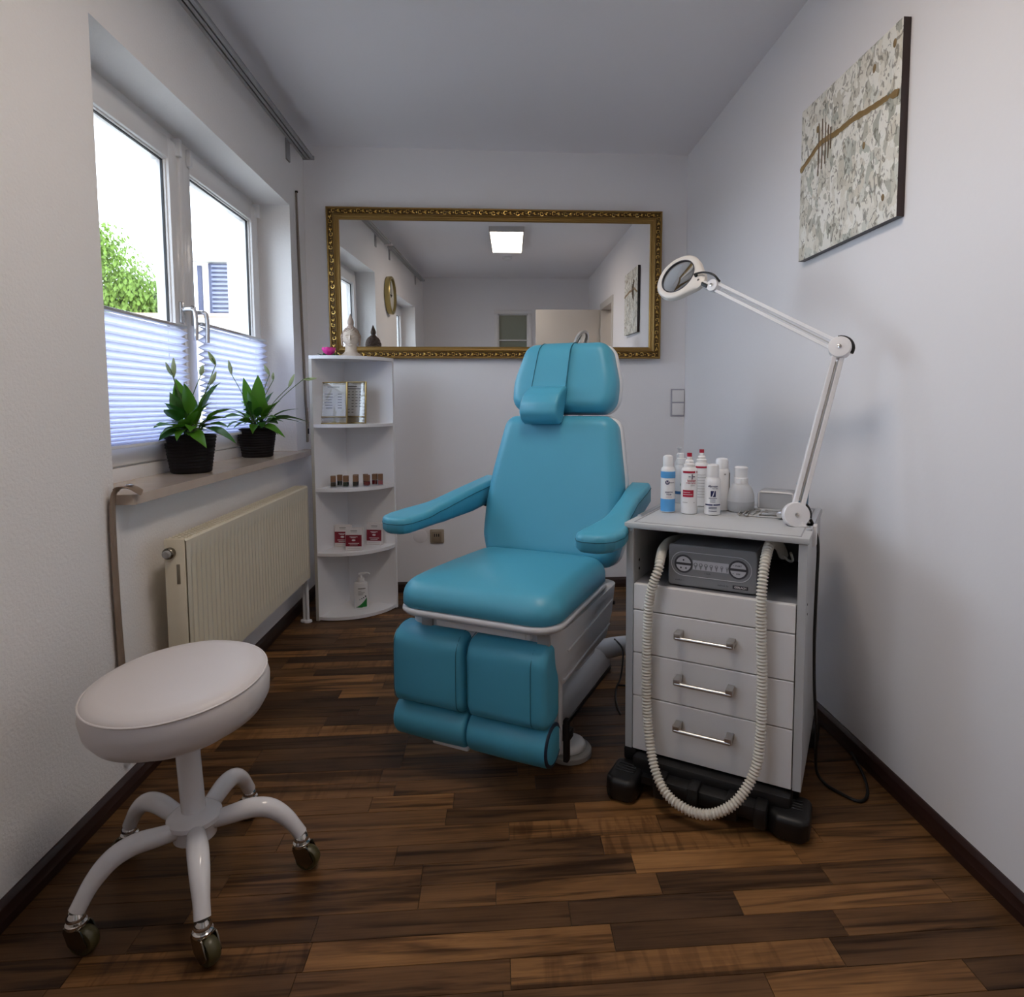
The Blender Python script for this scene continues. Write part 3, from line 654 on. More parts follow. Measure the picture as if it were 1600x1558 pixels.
for (y, z, s_) in ((2.11, 2.00, .012), (1.80, 2.035, .013), (1.84, 1.84, .011), (1.74, 1.66, .010), (1.71, 2.055, .012)):
    m_ = MB(); m_.sphere((-0.0262, y-1.955, z-1.85), (0.003, s_*.6, s_), 10, 6); obj('paint_dab', m_, mat('ochre dab', (0.24, 0.16, 0.07), 0.5), t)

# ---------------------------------------------------------------- switch, socket, blank cover
t = thing('light_switch', 'double light switch with a grey edge in the corner of the back wall', 'switch', (2.106, RD, 1.092))
m_ = MB(); m_.box((-0.040, -0.010, -0.080), (0.040, 0, 0.080), bev=0.003); obj('surround', m_, M['switch'], t)
for z in (-0.038, 0.038):
    m_ = MB(); m_.box((-0.033, -0.015, z-0.034), (0.037, -0.008, z+0.034), bev=0.003); obj('rocker', m_, M['pvc'], t)
t = thing('wall_socket', 'beige square wall socket with three dark slots, low on the back wall', 'socket', (0.697, RD, 0.324))
m_ = MB(); m_.box((-0.040, -0.014, -0.040), (0.040, 0, 0.040), bev=0.005); obj('cover_plate', m_, M['outlet'], t)
m_ = MB(); m_.box((-0.029, -0.018, -0.032), (0.027, -0.012, 0.030), bev=0.002); obj('insert', m_, mat('socket insert', (0.30, 0.235, 0.165), .45), t)
m_ = MB()
for x in (-0.013, -0.001, 0.011): m_.box((x-0.0028, -0.0190, -0.001), (x+0.0028, -0.0170, 0.016))
obj('slots', m_, M['seal'], t)
m_ = MB(); m_.lathe([(0.040, 0), (0.040, 0.002), (0.037, 0.0035), (0, 0.0035)], 32, frame((0.60, RD, 0.325), (0, -1, 0)))
tag(obj('blank_cover', m_, M['wall_smooth']), 'round painted-over blank cover on the wall left of the socket', 'cover')

# ---------------------------------------------------------------- radiator
t = thing('radiator', 'cream ribbed panel radiator below the window', 'radiator', (0, 0, 0))
Y0, Y1, Z0, Z1, XF = 1.930, 3.125, 0.236, 0.692, 0.122
m_ = MB(); n = 37; P = (Y1-Y0-0.05)/n; ys = [(Y0, 0), (Y0+0.02, 0)]
for k in range(n):
    y = Y0+0.025+k*P; ys += [(y+P*0.12, 0), (y+P*0.26, 0.009), (y+P*0.62, 0.009), (y+P*0.76, 0)]
ys += [(Y1-0.02, 0), (Y1, 0)]
za = [(Z0, 0), (Z0+0.045, 0), (Z0+0.068, 1), (Z1-0.075, 1), (Z1-0.052, 0), (Z1-0.006, 0), (Z1, -0.6)]
vs = [(XF-d*f if f >= 0 else XF-0.008, y, z) for z, f in za for y, d in ys]; N = len(ys)
m_.add(vs, [(j*N+i, j*N+i+1, (j+1)*N+i+1, (j+1)*N+i) for j in range(len(za)-1) for i in range(N-1)])
m_.box((XF-0.020, Y0, Z0), (XF-0.009, Y1, Z1-0.002)); obj('front_panel', m_, M['rad'], t, sharp=50)
m_ = MB(); m_.box((0.062, Y0, Z0+0.005), (0.072, Y1, Z1-0.004)); obj('rear_panel', m_, M['rad'], t)
m_ = MB(); m_.box((0.073, Y0+0.03, Z0+0.03), (XF-0.021, Y1-0.03, Z1-0.03)); obj('convector', m_, M['raddark'], t)
for y in (Y0, Y1):
    m_ = MB(); m_.box((0.060, y-0.004, Z0), (XF-0.004, y+0.004, Z1), bev=0.002); sc = obj('side_cover', m_, M['rad'], t)
    if y == Y0:
        m_ = MB(); m_.box((0.094, y-0.0055, Z1-0.135), (0.104, y-0.0035, Z1-0.075), bev=0.001); obj('slot', m_, M['raddark'], sc)
m_ = MB()
for i in range(3): m_.box((0.066+0.0175*i, Y0, Z1-0.004), (0.071+0.0175*i, Y1, Z1+0.001))
for k in range(61): y = Y0+0.004+(Y1-Y0-0.012)*k/60; m_.box((0.062, y-0.0035, Z1-0.003), (XF-0.006, y+0.0035, Z1+0.0016))
obj('top_grille', m_, M['rad'], t, flat=True)
m_ = MB(); m_.cyl((0.078, Y0-0.002, Z1-0.040), (0.078, Y0-0.022, Z1-0.040), 0.017, 18, bev=0.003); vv = obj('valve', m_, M['brass'], t)
m_ = MB(); m_.cyl((0.078, Y0-0.020, Z1-0.040), (0.078, Y0-0.032, Z1-0.040), 0.012, 18, bev=0.003); obj('knob', m_, M['plast2'], vv)
for z in (0.30, 0.62):
    for y in (Y0+0.2, Y1-0.2):
        m_ = MB(); m_.box((0.0, y-0.015, z), (0.063, y+0.015, z+0.03)); obj('wall_bracket', m_, M['rad'], t, flat=True)
for x, y in ((0.095, 3.150), (0.075, 3.163)):
    m_ = MB(); m_.tube([(x, Y1-0.02, 0.262), (x, y, 0.255), (x, y+0.005, 0.215), (x, y+0.005, 0.0)], 0.008, 10, sm=4); pp = obj('pipe', m_, M['whiteplast'], t)
    m_ = MB(); m_.lathe([(0.009, 0.0), (0.020, 0.0), (0.019, 0.008), (0.009, 0.011)], 16, Matrix.Translation((x, y+0.005, 0.0))); obj('pipe_rosette', m_, M['whiteplast'], pp)

# ---------------------------------------------------------------- shoehorn hooked over the sill
t = thing('shoehorn', 'long brown wooden shoehorn hooked over the near corner of the marble sill', 'shoehorn', (0.0, 1.79, 0.0))
m_ = MB(); pts = [(0.070, 0.020, 0.850), (0.050, -0.002, 0.868), (0.022, -0.013, 0.862), (0.012, -0.016, 0.81), (0.0105, -0.016, 0.62), (0.0105, -0.010, 0.40), (0.012, -0.002, 0.25), (0.018, 0.0, 0.115)]
pts = catmull([Vector(p) for p in pts], 6); wd = lambda f: 0.0105+0.007*f; vs = []; fs = []; n = len(pts)
for i, p in enumerate(pts):
    tn = (pts[min(i+1, n-1)]-pts[max(i-1, 0)]).normalized(); sd = Vector((0, 1, 0)) if i > 12 else Vector((0.35, 0.9, 0)).normalized(); sd = (sd-tn*sd.dot(tn)).normalized(); nn = tn.cross(sd); w_ = wd(i/(n-1))
    for (a, c) in ((-1, 0), (-.6, .0035), (0, .0045), (.6, .0035), (1, 0), (.6, -.003), (0, -.0035), (-.6, -.003)): vs.append(p+sd*a*w_+nn*c)
for i in range(n-1):
    for k in range(8): fs.append((i*8+k, i*8+(k+1) % 8, (i+1)*8+(k+1) % 8, (i+1)*8+k))
fs += [tuple(range(8)), tuple(range((n-1)*8, n*8))]
m_.add(vs, fs); obj('horn_body', m_, M['horn'], t)
m_ = MB(); m_.sphere((0.052, -0.003, 0.8735), (0.010, 0.008, 0.003), 12, 6); obj('metal_stud', m_, M['chrome'], t)

# ---------------------------------------------------------------- corner shelf
SR = 0.298; SA = -R_(19); SO = Vector((0.229, 3.450, 0))
t = thing('corner_shelf', 'tall white quarter-round corner shelf unit with four compartments', 'shelf', SO, SA)
def quarter(r, z0, z1, m_, x0=0.0):
    poly = [(x0, -x0)]+[(x0+(r-x0)*math.sin(a), -(x0+(r-x0)*math.cos(a))) for a in [PI/2*k/18 for k in range(19)]]
    m_.prism(poly, z0, z1)
m_ = MB(); m_.box((0, -SR, 0), (0.016, 0, 1.311)); obj('side_panel', m_, M['shelf'], t, flat=True)
m_ = MB(); m_.box((0.016, -0.016, 0), (SR, 0, 1.311)); obj('side_panel', m_, M['shelf'], t, flat=True)
m_ = MB(); quarter(SR, 1.311, 1.327, m_); obj('top_board', m_, M['shelf'], t)
LV = [0.020, 0.346, 0.670, 0.990]
for z in LV:
    m_ = MB(); quarter(SR-0.003, z-0.016, z, m_, 0.016); b_ = obj('shelf_board', m_, M['shelf'], t)
m_ = MB(); m_.box((-0.0004, -SR-0.0006, 0), (0.0164, -SR, 1.311)); obj('edge_band', m_, M['shelfedge'], t, flat=True)
def on_shelf(x, y, z): return (x, y, z)

# head figure on the shelf top
t = thing('buddha_head', 'sandstone head figure with a pointed topknot on the shelf top', 'figurine', (0.302, 3.325, 1.327), R_(8))
m_ = MB(); m_.lathe([(0.052, 0), (0.054, 0.006), (0.044, 0.016), (0.030, 0.028), (0.026, 0.045), (0.027, 0.065)], 28, sx=1.1, sy=0.9); obj('neck_base', m_, M['stone'], t)
vs = []; fs = []; nA, nB = 150, 110; hc = Vector((0, 0, 0.100))
def g_(x, s): return math.exp(-(x/s)**2)
for i in range(nB+1):
    th = PI*i/nB
    for k in range(nA):
        a = 2*PI*k/nA; d = Vector((math.sin(th)*math.sin(a), -math.sin(th)*math.cos(a), math.cos(th))); x, y, z = d.x*0.040, d.y*0.041, d.z*0.054
        if z < 0: x *= 1-0.30*(-z/0.054)**1.5
        if y < 0:
            b_ = 0.0
            b_ += 0.0105*g_(x, 0.0042)*g_(z+0.007, 0.007) + 0.005*g_(x, 0.0028)*g_(z-0.004, 0.010) + 0.003*g_(abs(x)-0.0048, 0.0028)*g_(z+0.0105, 0.003)     # nose
            b_ += 0.0045*g_(x, 0.010)*g_(z+0.0205, 0.0022) + 0.005*g_(x, 0.0075)*g_(z+0.0262, 0.0026) - 0.002*g_(x, 0.011)*g_(z+0.0232, 0.0012)      # lips
            b_ += 0.005*g_(x, 0.010)*g_(z+0.040, 0.007) - 0.003*g_(x, 0.010)*g_(z+0.0325, 0.0025)                                             # chin
            for s_ in (-1, 1):
                b_ -= 0.0065*g_(x-s_*0.0135, 0.0085)*g_(z-0.0045, 0.0055); b_ += 0.0058*g_(x-s_*0.0155, 0.0065)*g_(z-0.0030, 0.0032); b_ -= 0.0015*g_(x-s_*0.0155, 0.008)*g_(z+0.0008, 0.0010)
                b_ += 0.0035*g_(x-s_*0.0165, 0.0095)*g_(z-0.0125-0.15*0.01+12*(abs(x)-0.016)**2, 0.0018)
            y -= b_
        vs.append((hc.x+x, hc.y+y, hc.z+z))
for i in range(nB):
    for k in range(nA): fs.append((i*nA+k, i*nA+(k+1) % nA, (i+1)*nA+(k+1) % nA, (i+1)*nA+k))
m_ = MB(); m_.add(vs, fs); obj('face', m_, M['stone'], t, sharp=80)
m_ = MB(); m_.sphere((0, 0.005, 0.108), (0.0435, 0.040, 0.050), 24, 14)
for k in range(170):   # rows of small curls over the cap
    zz = 1-(k+0.5)/110.0; 
    if zz < -0.45: break
    r = math.sqrt(max(0, 1-zz*zz)); a = k*2.39996; px_, py_, pz_ = 0.0435*r*math.sin(a), 0.005-0.040*r*math.cos(a), 0.108+0.05*zz
    if py_ < -0.012 and pz_ < 0.130: continue
    m_.sphere((px_, py_, pz_), 0.0042, 6, 4)
vs2 = []
hair = obj('hair', m_, M['stonedark'], t)
bm = bmesh.new(); bm.from_mesh(hair.data)
for v in bm.verts:
    if v.co.y < -0.010 and v.co.z < 0.128: v.co.y = max(v.co.y, -0.012)
bm.to_mesh(hair.data); bm.free()
m_ = MB(); m_.lathe([(0.020, 0.148), (0.0195, 0.156), (0.015, 0.163), (0.0125, 0.165), (0.0135, 0.168), (0.0165, 0.176), (0.0155, 0.186), (0.0115, 0.198), (0.006, 0.212), (0.002, 0.222), (0, 0.225)], 18); obj('topknot', m_, M['stonedark'], t)
for s_ in (-1, 1):
    m_ = MB(); m_.tube([(s_*0.041, 0.004, 0.118), (s_*0.046, 0.004, 0.110), (s_*0.044, 0.003, 0.090), (s_*0.043, 0.002, 0.070), (s_*0.040, 0.002, 0.062)], 0.005, 8, sm=3, sx=0.8); obj('ear', m_, M['stonedark'], t)
# artificial water lily
t = thing('water_lily', 'pink artificial water lily with green leaves on the shelf top', 'flower', (0.202, 3.275, 1.327)); t.scale = (0.95, 0.95, 1.0)
m_ = MB()
for k in range(6):
    a = k*PI/3+0.3; m_.add([(0.008*math.cos(a-.5), 0.008*math.sin(a-.5), 0.001), (0.040*math.cos(a-.35), 0.040*math.sin(a-.35), 0.006), (0.060*math.cos(a), 0.060*math.sin(a), 0.018), (0.040*math.cos(a+.35), 0.040*math.sin(a+.35), 0.006), (0.008*math.cos(a+.5), 0.008*math.sin(a+.5), 0.001), (0.024*math.cos(a), 0.024*math.sin(a), 0.010)], [(0, 1, 5), (1, 2, 5), (2, 3, 5), (3, 4, 5), (4, 0, 5)])
obj('green_leaves', m_, M['green'], t)
def petal(L, W, lean):
    m_ = MB(); vs = []
    for i in range(7):
        f = i/6; w_ = W*math.sin(PI*(0.12+0.80*f))**0.8
        for j in (-1, -0.5, 0, 0.5, 1):
            bend = lean*math.sin(f*1.7); vs.append((0.006+bend+0.004*(1-j*j)*0, j*w_, L*f)); vs[-1] = (vs[-1][0]-0.35*w_*j*j, vs[-1][1], vs[-1][2])
    m_.add(vs, [(i*5+j, i*5+j+1, (i+1)*5+j+1, (i+1)*5+j) for i in range(6) for j in range(4)]); return m_
for (n, L, W, lean, off) in ((8, 0.046, 0.019, 0.030, 0), (7, 0.047, 0.017, 0.016, 0.4), (6, 0.044, 0.013, 0.004, 0.1)):
    base = None
    for k in range(n):
        if base is None: base = obj('petal', petal(L, W, lean), M['pink'], t); o = base
        else: o = base.copy(); C.objects.link(o)
        o.rotation_euler = (0, 0, off+k*2*PI/n); o.location = (0, 0, 0.002)

# price list frames
def shelfpos(lx, ly, z):
    c, s_ = math.cos(SA), math.sin(SA); return (SO.x+c*lx-s_*ly, SO.y+s_*lx+c*ly, z)
def text_rows(m_, rows, x, y):
    for (x0, x1, z, h) in rows: m_.box((x0, y, z-h/2), (x1, y+0.0003, z+h/2))
def card_frame(label, pos, rz, W, H, rows, head):
    t = thing('picture_frame', label, 'frame', pos, rz, group='price list frames on the shelf'); t.rotation_euler = (-0.10, 0, rz); m_ = MB(); b_ = 0.007
    for a, b2 in (((-W/2, 0), (-W/2+b_, H)), ((W/2-b_, 0), (W/2, H)), ((-W/2+b_, 0), (W/2-b_, b_*.8)), ((-W/2+b_, H-b_*.8), (W/2-b_, H)), ((-W/2+b_, 0.032), (W/2-b_, 0.037))): m_.box((a[0], -0.006, a[1]), (b2[0], 0.004, b2[1]), bev=0.0015)
    obj('frame_border', m_, M['brassframe'], t)
    m_ = MB(); m_.box((-W/2+b_, 0.0, b_), (W/2-b_, 0.002, H-b_)); obj('glass_backing', m_, M['outlet'], t, flat=True)
    m_ = MB(); m_.box((-W/2+b_+0.004, -0.0015, 0.040), (W/2-b_-0.004, -0.0003, H-b_-0.008)); pp = obj('price_list', m_, M['paper'], t, flat=True)
    m_ = MB(); text_rows(m_, rows, 0, -0.0019); obj('printed_lines', m_, M['ink'], pp, flat=True)
    m_ = MB(); m_.box((-W/2+b_, -0.0045, b_), (W/2-b_, -0.0035, H-b_)); obj('glass', m_, M['pane'], t, flat=True)
    m_ = MB(); m_.box((-0.012, 0.002, 0.006), (0.012, 0.004, H*0.6), Matrix.Rotation(-0.30, 4, 'X')); obj('stand', m_, M['brassframe'], t, flat=True)
rowsA = []
rr_ = random.Random(2)
for i, z in enumerate((0.150, 0.136, 0.122, 0.108, 0.094, 0.080)):
    rowsA += [(-0.045+0.004*(i % 3), -0.008+0.004*rr_.random(), z, 0.0035), (0.022, 0.042, z, 0.0035)]
rowsA.append((-0.03, 0.03, 0.186, 0.004))
rowsB = [(-0.047, 0.020, 0.190, 0.005), (-0.047, 0.040, 0.178, 0.004)]
for i in range(8):
    z = 0.163-0.0150*i
    for j in range(5):
        if (i, j) in ((3, 1), (4, 1), (5, 1), (6, 3), (6, 4), (7, 3), (7, 4)): continue
        rowsB.append((-0.047+j*0.020, -0.036+j*0.020, z, 0.0035))
card_frame('brass frame with a price list, front left of the overlapping pair', (0.228, 3.225, LV[3]), R_(-3), 0.142, 0.212, rowsA, 0)
card_frame('brass frame with a small-print table, right one of the overlapping pair', (0.312, 3.275, LV[3]), R_(-10), 0.142, 0.215, rowsB, 0)

# nail polish bottles on the second shelf
def polish(px_, py_, col, label, h=1.0):
    t = thing('nail_polish', label, 'nail polish', (px_, py_, LV[2]), rnd.uniform(-.3, .3), group='nail polish bottles on the second shelf')
    m_ = MB(); m_.prism(rpoly([(-0.0135, -0.0135), (0.0135, -0.0135), (0.0135, 0.0135), (-0.0135, 0.0135)], 0.004, 3), 0.0, 0.028*h); obj('bottle', m_, M['clear'], t)
    m_ = MB(); m_.prism(rpoly([(-0.0115, -0.0115), (0.0115, -0.0115), (0.0115, 0.0115), (-0.0115, 0.0115)], 0.003, 3), 0.005, 0.026*h); obj('lacquer', m_, mat('lacquer', col, 0.15), t)
    m_ = MB(); m_.prism(rpoly([(-0.0125, -0.0125), (0.0125, -0.0125), (0.0125, 0.0125), (-0.0125, 0.0125)], 0.005, 3), 0.0285*h, 0.058*h); obj('cap', m_, M['capwood'], t)
for (x, y, c, l) in ((0.222, 3.215, (0.055, 0.045, 0.030), 'brown-green nail polish bottle, front left end of the row'), (0.243, 3.262, (0.012, 0.020, 0.008), 'dark olive nail polish bottle behind the left end of the row'),
                     (0.283, 3.222, (0.004, 0.030, 0.016), 'bottle green nail polish bottle standing alone, second from left in front'), (0.322, 3.268, (0.030, 0.010, 0.012), 'dark brown nail polish bottle behind the near-black one'),
                     (0.331, 3.224, (0.004, 0.003, 0.004), 'near-black nail polish bottle in the front middle'), (0.368, 3.285, (0.11, 0.005, 0.010), 'dark red nail polish bottle, back middle'),
                     (0.384, 3.243, (0.20, 0.012, 0.015), 'bright red nail polish bottle in the front right'), (0.414, 3.290, (0.13, 0.008, 0.010), 'red nail polish bottle, back right'),
                     (0.444, 3.283, (0.42, 0.09, 0.085), 'coral pink nail polish bottle at the right end')):
    polish(x, y, c, l)

# white and wine red cards on the third shelf
def card(px_, py_, rz, label):
    t = thing('product_card', label, 'card', (px_, py_, LV[1]), rz, group='wine red product boxes'); t.rotation_euler = (-0.06, 0, rz); W, H = 0.084, 0.115
    m_ = MB(); m_.box((-W/2, -0.012, 0), (W/2, 0.012, H), bev=0.001, seg=1); obj('carton', m_, M['paper'], t)
    m_ = MB(); m_.box((-W/2+0.0015, -0.0126, 0.022), (W/2-0.0015, -0.0121, 0.080)); q = obj('red_band', m_, M['wine'], t, flat=True)
    m_ = MB(); text_rows(m_, [(-0.020, 0.020, 0.070, 0.003), (-0.014, 0.010, 0.065, 0.002), (-0.026, 0.028, 0.037, 0.0026), (-0.020, 0.020, 0.029, 0.0024)], 0, -0.0131)
    m_.sphere((0.0, -0.0129, 0.053), (0.010, 0.0004, 0.0045), 12, 6, Matrix.Translation((0, 0, 0))@Matrix.Rotation(-0.0, 4, 'Y')); obj('white_lettering', m_, M['whiteprint'], q, flat=True)
    m_ = MB(); text_rows(m_, [(-0.016, 0.018, 0.101, 0.0045), (-0.014, 0.016, 0.094, 0.002), (-0.030, 0.034, 0.012, 0.0012)], 0, -0.0125); obj('grey_lettering', m_, M['plast2'], t, flat=True)
card(0.242, 3.300, R_(-6), 'white box with a wine red band, left one behind the front box')
card(0.318, 3.215, R_(-4), 'white box with a wine red band, frontmost of the three')
card(0.398, 3.335, R_(-12), 'white box with a wine red band standing alone on the right')

# pump dispenser on the bottom shelf
t = thing('pump_bottle', 'white pump dispenser with a green swoosh on the bottom shelf', 'bottle', (0.332, 3.285, LV[0]), R_(4))
m_ = MB(); m_.lathe([(0.030, 0), (0.0345, 0.004), (0.0345, 0.128), (0.031, 0.139), (0.018, 0.143), (0.017, 0.146)], 28, sx=1.05, sy=0.8); bd = obj('bottle_body', m_, M['whiteplast'], t)
def wrap(vs, rx, ry, z0, e=0.0008):   # wrap flat print (x, z) round an elliptical bottle, front towards -y
    return [((rx+e)*math.sin(x/rx), -(ry+e)*math.cos(x/rx), z0+z) for x, z in vs]
m_ = MB(); poly = [(-0.030, 0.012)]+[(-0.030+0.064*k/12, 0.012+0.052*(k/12)**1.5) for k in range(1, 13)]; vs = []
for x, z in poly: vs += [(x, z), (x, 0.012 if x < 0.01 else 0.014)]
m_.add(wrap(vs, 0.0362, 0.0276, 0), [(2*i, 2*i+1, 2*i+3, 2*i+2) for i in range(12)]); obj('green_swoosh', m_, M['greenprint'], bd)
m_ = MB()
for (x, z, r) in ((-0.004, 0.054, 0.0025), (0.006, 0.059, 0.003), (0.015, 0.064, 0.0035), (0.025, 0.070, 0.0045)):
    c = wrap([(x, z)], 0.0362, 0.0276, 0)[0]; m_.sphere(c, (r, 0.0008, r), 10, 6)
obj('toe_marks', m_, M['ink'], bd)
m_ = MB()
for (a, b2, z, h) in ((-0.012, 0.026, 0.112, 0.006), (-0.012, 0.004, 0.098, 0.0025), (-0.012, 0.022, 0.091, 0.0025), (-0.012, 0.016, 0.085, 0.0025), (-0.012, 0.012, 0.079, 0.0025)):
    n = 6; vs = []
    for k in range(n+1): x = a+(b2-a)*k/n; vs += [(x, z-h/2), (x, z+h/2)]
    m_.add(wrap(vs, 0.0362, 0.0276, 0), [(2*i, 2*i+1, 2*i+3, 2*i+2) for i in range(n)])
obj('print_lines', m_, M['plast2'], bd)
m_ = MB(); m_.cyl((0, 0, 0.143), (0, 0, 0.163), 0.017, 20, bev=0.002); m_.cyl((0, 0, 0.160), (0, 0, 0.178), 0.007, 12)
m_.tube([(-0.010, 0.002, 0.181), (0.010, -0.002, 0.186), (0.034, -0.006, 0.188), (0.046, -0.008, 0.182)], 0.006, 10, sm=4, rf=lambda f, l: 0.0075-0.0035*f); obj('pump_head', m_, M['whiteplast'], t)

# ---------------------------------------------------------------- potted peace lilies
def leaf_mesh(L, W, fold=0.25, droop=0.3):
    m_ = MB(); vs = []; n = 9
    for i in range(n+1):
        f = i/n; w_ = W*(math.sin(PI*min(1, f**0.8))**0.85)*(1-0.15*f) if 0 < f < 1 else 0.0004
        x = L*f; z = -droop*L*f*f
        for j in (-1, -0.5, 0, 0.5, 1): vs.append((x, j*w_, z+abs(j)*w_*fold+0.0012*math.sin(f*20+j*3)*abs(j)))
    m_.add(vs, [(i*5+j, (i+1)*5+j, (i+1)*5+j+1, i*5+j+1) for i in range(n) for j in range(4)]); return m_
LEAFLIB = {}
def leaf_obj(parent, base, tip, W, droop, dark, roll=0.0):
    base = Vector(base); tip = Vector(tip); d = tip-base; L0 = d.length; k = (round(L0/0.015)*0.015, round(W, 3), round(droop, 1), dark)
    if k not in LEAFLIB:
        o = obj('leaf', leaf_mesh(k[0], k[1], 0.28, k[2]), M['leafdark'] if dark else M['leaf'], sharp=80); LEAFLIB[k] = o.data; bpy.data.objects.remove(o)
    o = bpy.data.objects.new('leaf', LEAFLIB[k]); C.objects.link(o); o.parent = parent; s_ = L0/k[0]/math.sqrt(1+k[2]**2)
    # local +x bends down by droop: rotate so that the tip lands on the target
    z = Vector((0, 0, 1)) if abs(d.normalized().z) < 0.93 else Vector((0.55, -0.7, 0.2)).normalized()
    x = d.normalized(); y = z.cross(x).normalized(); z = x.cross(y)
    Mb = Matrix(((x.x, y.x, z.x, 0), (x.y, y.y, z.y, 0), (x.z, y.z, z.z, 0), (0, 0, 0, 1)))
    o.matrix_local = Matrix.Translation(base)@Mb@Matrix.Rotation(roll, 4, 'X')@Matrix.Rotation(-math.atan(k[2]), 4, 'Y')@Matrix.Diagonal((s_, s_, s_, 1))
    return o
def peace_lily(label, pos, leaves, flowers, seed):
    root = thing('potted_peace_lily', label, 'plant', pos); P0 = Vector(pos); rg = random.Random(seed)
    m_ = MB(); rings = 11; prof = [(0.0, 0.0), (0.060, 0.0), (0.066, 0.004)]
    for k in range(rings):
        r0 = 0.066+0.019*k/rings; z = 0.006+0.128*k/rings; prof += [(r0+0.0002, z), (r0+0.0018, z+0.0036), (r0+0.0018, z+0.0082), (r0+0.0004, z+0.0112)]
    prof += [(0.086, 0.136), (0.080, 0.137), (0.079, 0.118), (0.0, 0.116)]
    m_.lathe(prof, 40); 
    for i_, v in enumerate(m_.v):
        a = math.atan2(v[1], v[0]); k_ = 1+0.012*math.sin(a*20+v[2]*260); m_.v[i_] = (v[0]*k_, v[1]*k_, v[2])
    pot = obj('pot', m_, M['pot'], root, sharp=60)
    m_ = MB(); m_.lathe([(0.079, 0.117), (0.04, 0.124), (0, 0.126)], 24, cap=False); obj('soil', m_, M['soil'], pot)
    top = Vector((0, 0, 0.128))
    for i, (tp, W, dr, sf, dark) in enumerate(leaves):
        tp = Vector(tp)-P0; d = tp-top; b0 = top+Vector((rg.uniform(-.02, .02), rg.uniform(-.02, .02), -0.004)); mid = b0+(tp-b0)*sf+Vector((0, 0, 0.035*(1-abs(d.normalized().z))))
        m_ = MB(); m_.tube([b0, b0+(mid-b0)*0.5+Vector((0, 0, 0.010)), mid], 0.0019, 6, sm=4); obj('stem', m_, M['stem'], root)
        leaf_obj(root, mid-(mid-b0)*0.02, tp, W, dr, dark, rg.uniform(-.35, .35))
    for i in range(18):
        an = i*2.4+rg.uniform(-.3, .3); r_ = rg.uniform(.08, .15); el = rg.uniform(.01, .20); tp = Vector((r_*math.cos(an)*(.55 if math.cos(an) < 0 else 1.0), r_*math.sin(an), .135+el))
        b0 = top+Vector((.012*math.cos(an), .012*math.sin(an), -0.004)); mid = b0+(tp-b0)*0.30+Vector((0, 0, 0.03))
        m_ = MB(); m_.tube([b0, b0+(mid-b0)*0.5+Vector((0, 0, 0.008)), mid], 0.0019, 6, sm=3); obj('stem', m_, M['stem'], root)
        leaf_obj(root, mid, tp, rg.uniform(.021, .031), rg.choice([.3, .5, .6]), rg.random() < .45, rg.uniform(-.4, .4))
    for (a, b2) in flowers:
        a = Vector(a)-P0; b2 = Vector(b2)-P0; s0 = top+Vector((rg.uniform(-.015, .015), rg.uniform(-.015, .015), -0.004))
        m_ = MB(); md = (s0+b2)*0.5+Vector((0.01*rg.uniform(-1, 1), 0, 0.02)); m_.tube([s0, md, b2], 0.0016, 6, sm=6); st = obj('flower_stem', m_, M['stem'], root)
        L = (a-b2).length; fr = frame(b2, a-b2)@Matrix.Rotation(rg.uniform(0, 6.28), 4, 'Z'); m_ = MB(); vs = []
        for i in range(9):
            f = i/8; r = 0.0095*math.sin(PI*min(1, 0.06+f*0.9))**0.9*(1-0.3*f)+0.0004
            for j in range(9):
                an = -1.9+3.8*j/8; vs.append(fr@Vector((r*math.cos(an), r*math.sin(an), L*f)))
        m_.add(vs, [(i*9+j, i*9+j+1, (i+1)*9+j+1, (i+1)*9+j) for i in range(8) for j in range(8)]); obj('spathe', m_, M['spathe'], root, sharp=80)
        m_ = MB(); m_.cyl(fr@Vector((0, 0, 0.004)), fr@Vector((0, 0, L*0.5)), 0.0026, 8, bev=0.001); obj('spadix', m_, M['stem'], st)
    return root
P1T = [[-0.112, 2.225, 1.012], [-0.108, 2.246, 0.967], [-0.100, 2.3, 1.089], [-0.098, 2.36, 1.183], [-0.100, 2.353, 1.153], [0.02, 2.4, 1.165], [-0.003, 2.34, 1.089], [0.147, 2.25, 0.956], [0.062, 2.22, 0.943], [0.042, 2.38, 1.044], [0.01, 2.22, 0.998], [-0.035, 2.22, 0.968], [0.025, 2.45, 1.069], [0.005, 2.45, 0.992], [-0.066, 2.42, 1.077], [-0.042, 2.28, 1.04], [0.09, 2.33, 1.01], [-0.08, 2.20, 0.985]]
W1T = [x*1.55 for x in [.024, .022, .017, .021, .014, .015, .015, .022, .020, .022, .018, .018, .006, .010, .016, .018, .020, .020]]
D1T = [.5, .5, .3, .25, .2, .2, .3, .6, .7, .4, .5, .6, .4, .4, .2, .4, .5, .6]
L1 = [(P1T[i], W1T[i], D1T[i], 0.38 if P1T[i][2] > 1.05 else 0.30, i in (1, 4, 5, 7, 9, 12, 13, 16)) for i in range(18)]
F1 = [([-0.098, 2.351, 1.257], [-0.098, 2.345, 1.186]), ([-0.100, 2.301, 1.238], [-0.098, 2.341, 1.193]), ([-0.02, 2.4, 1.235], [-0.03, 2.4, 1.196]), ([-0.009, 2.42, 1.285], [0.016, 2.42, 1.236]), ([0.035, 2.38, 1.209], [0.01, 2.38, 1.162])]
peace_lily('peace lily in a black woven pot, nearer plant on the window sill', (-0.060, 2.365, 0.845), L1, F1, 3)
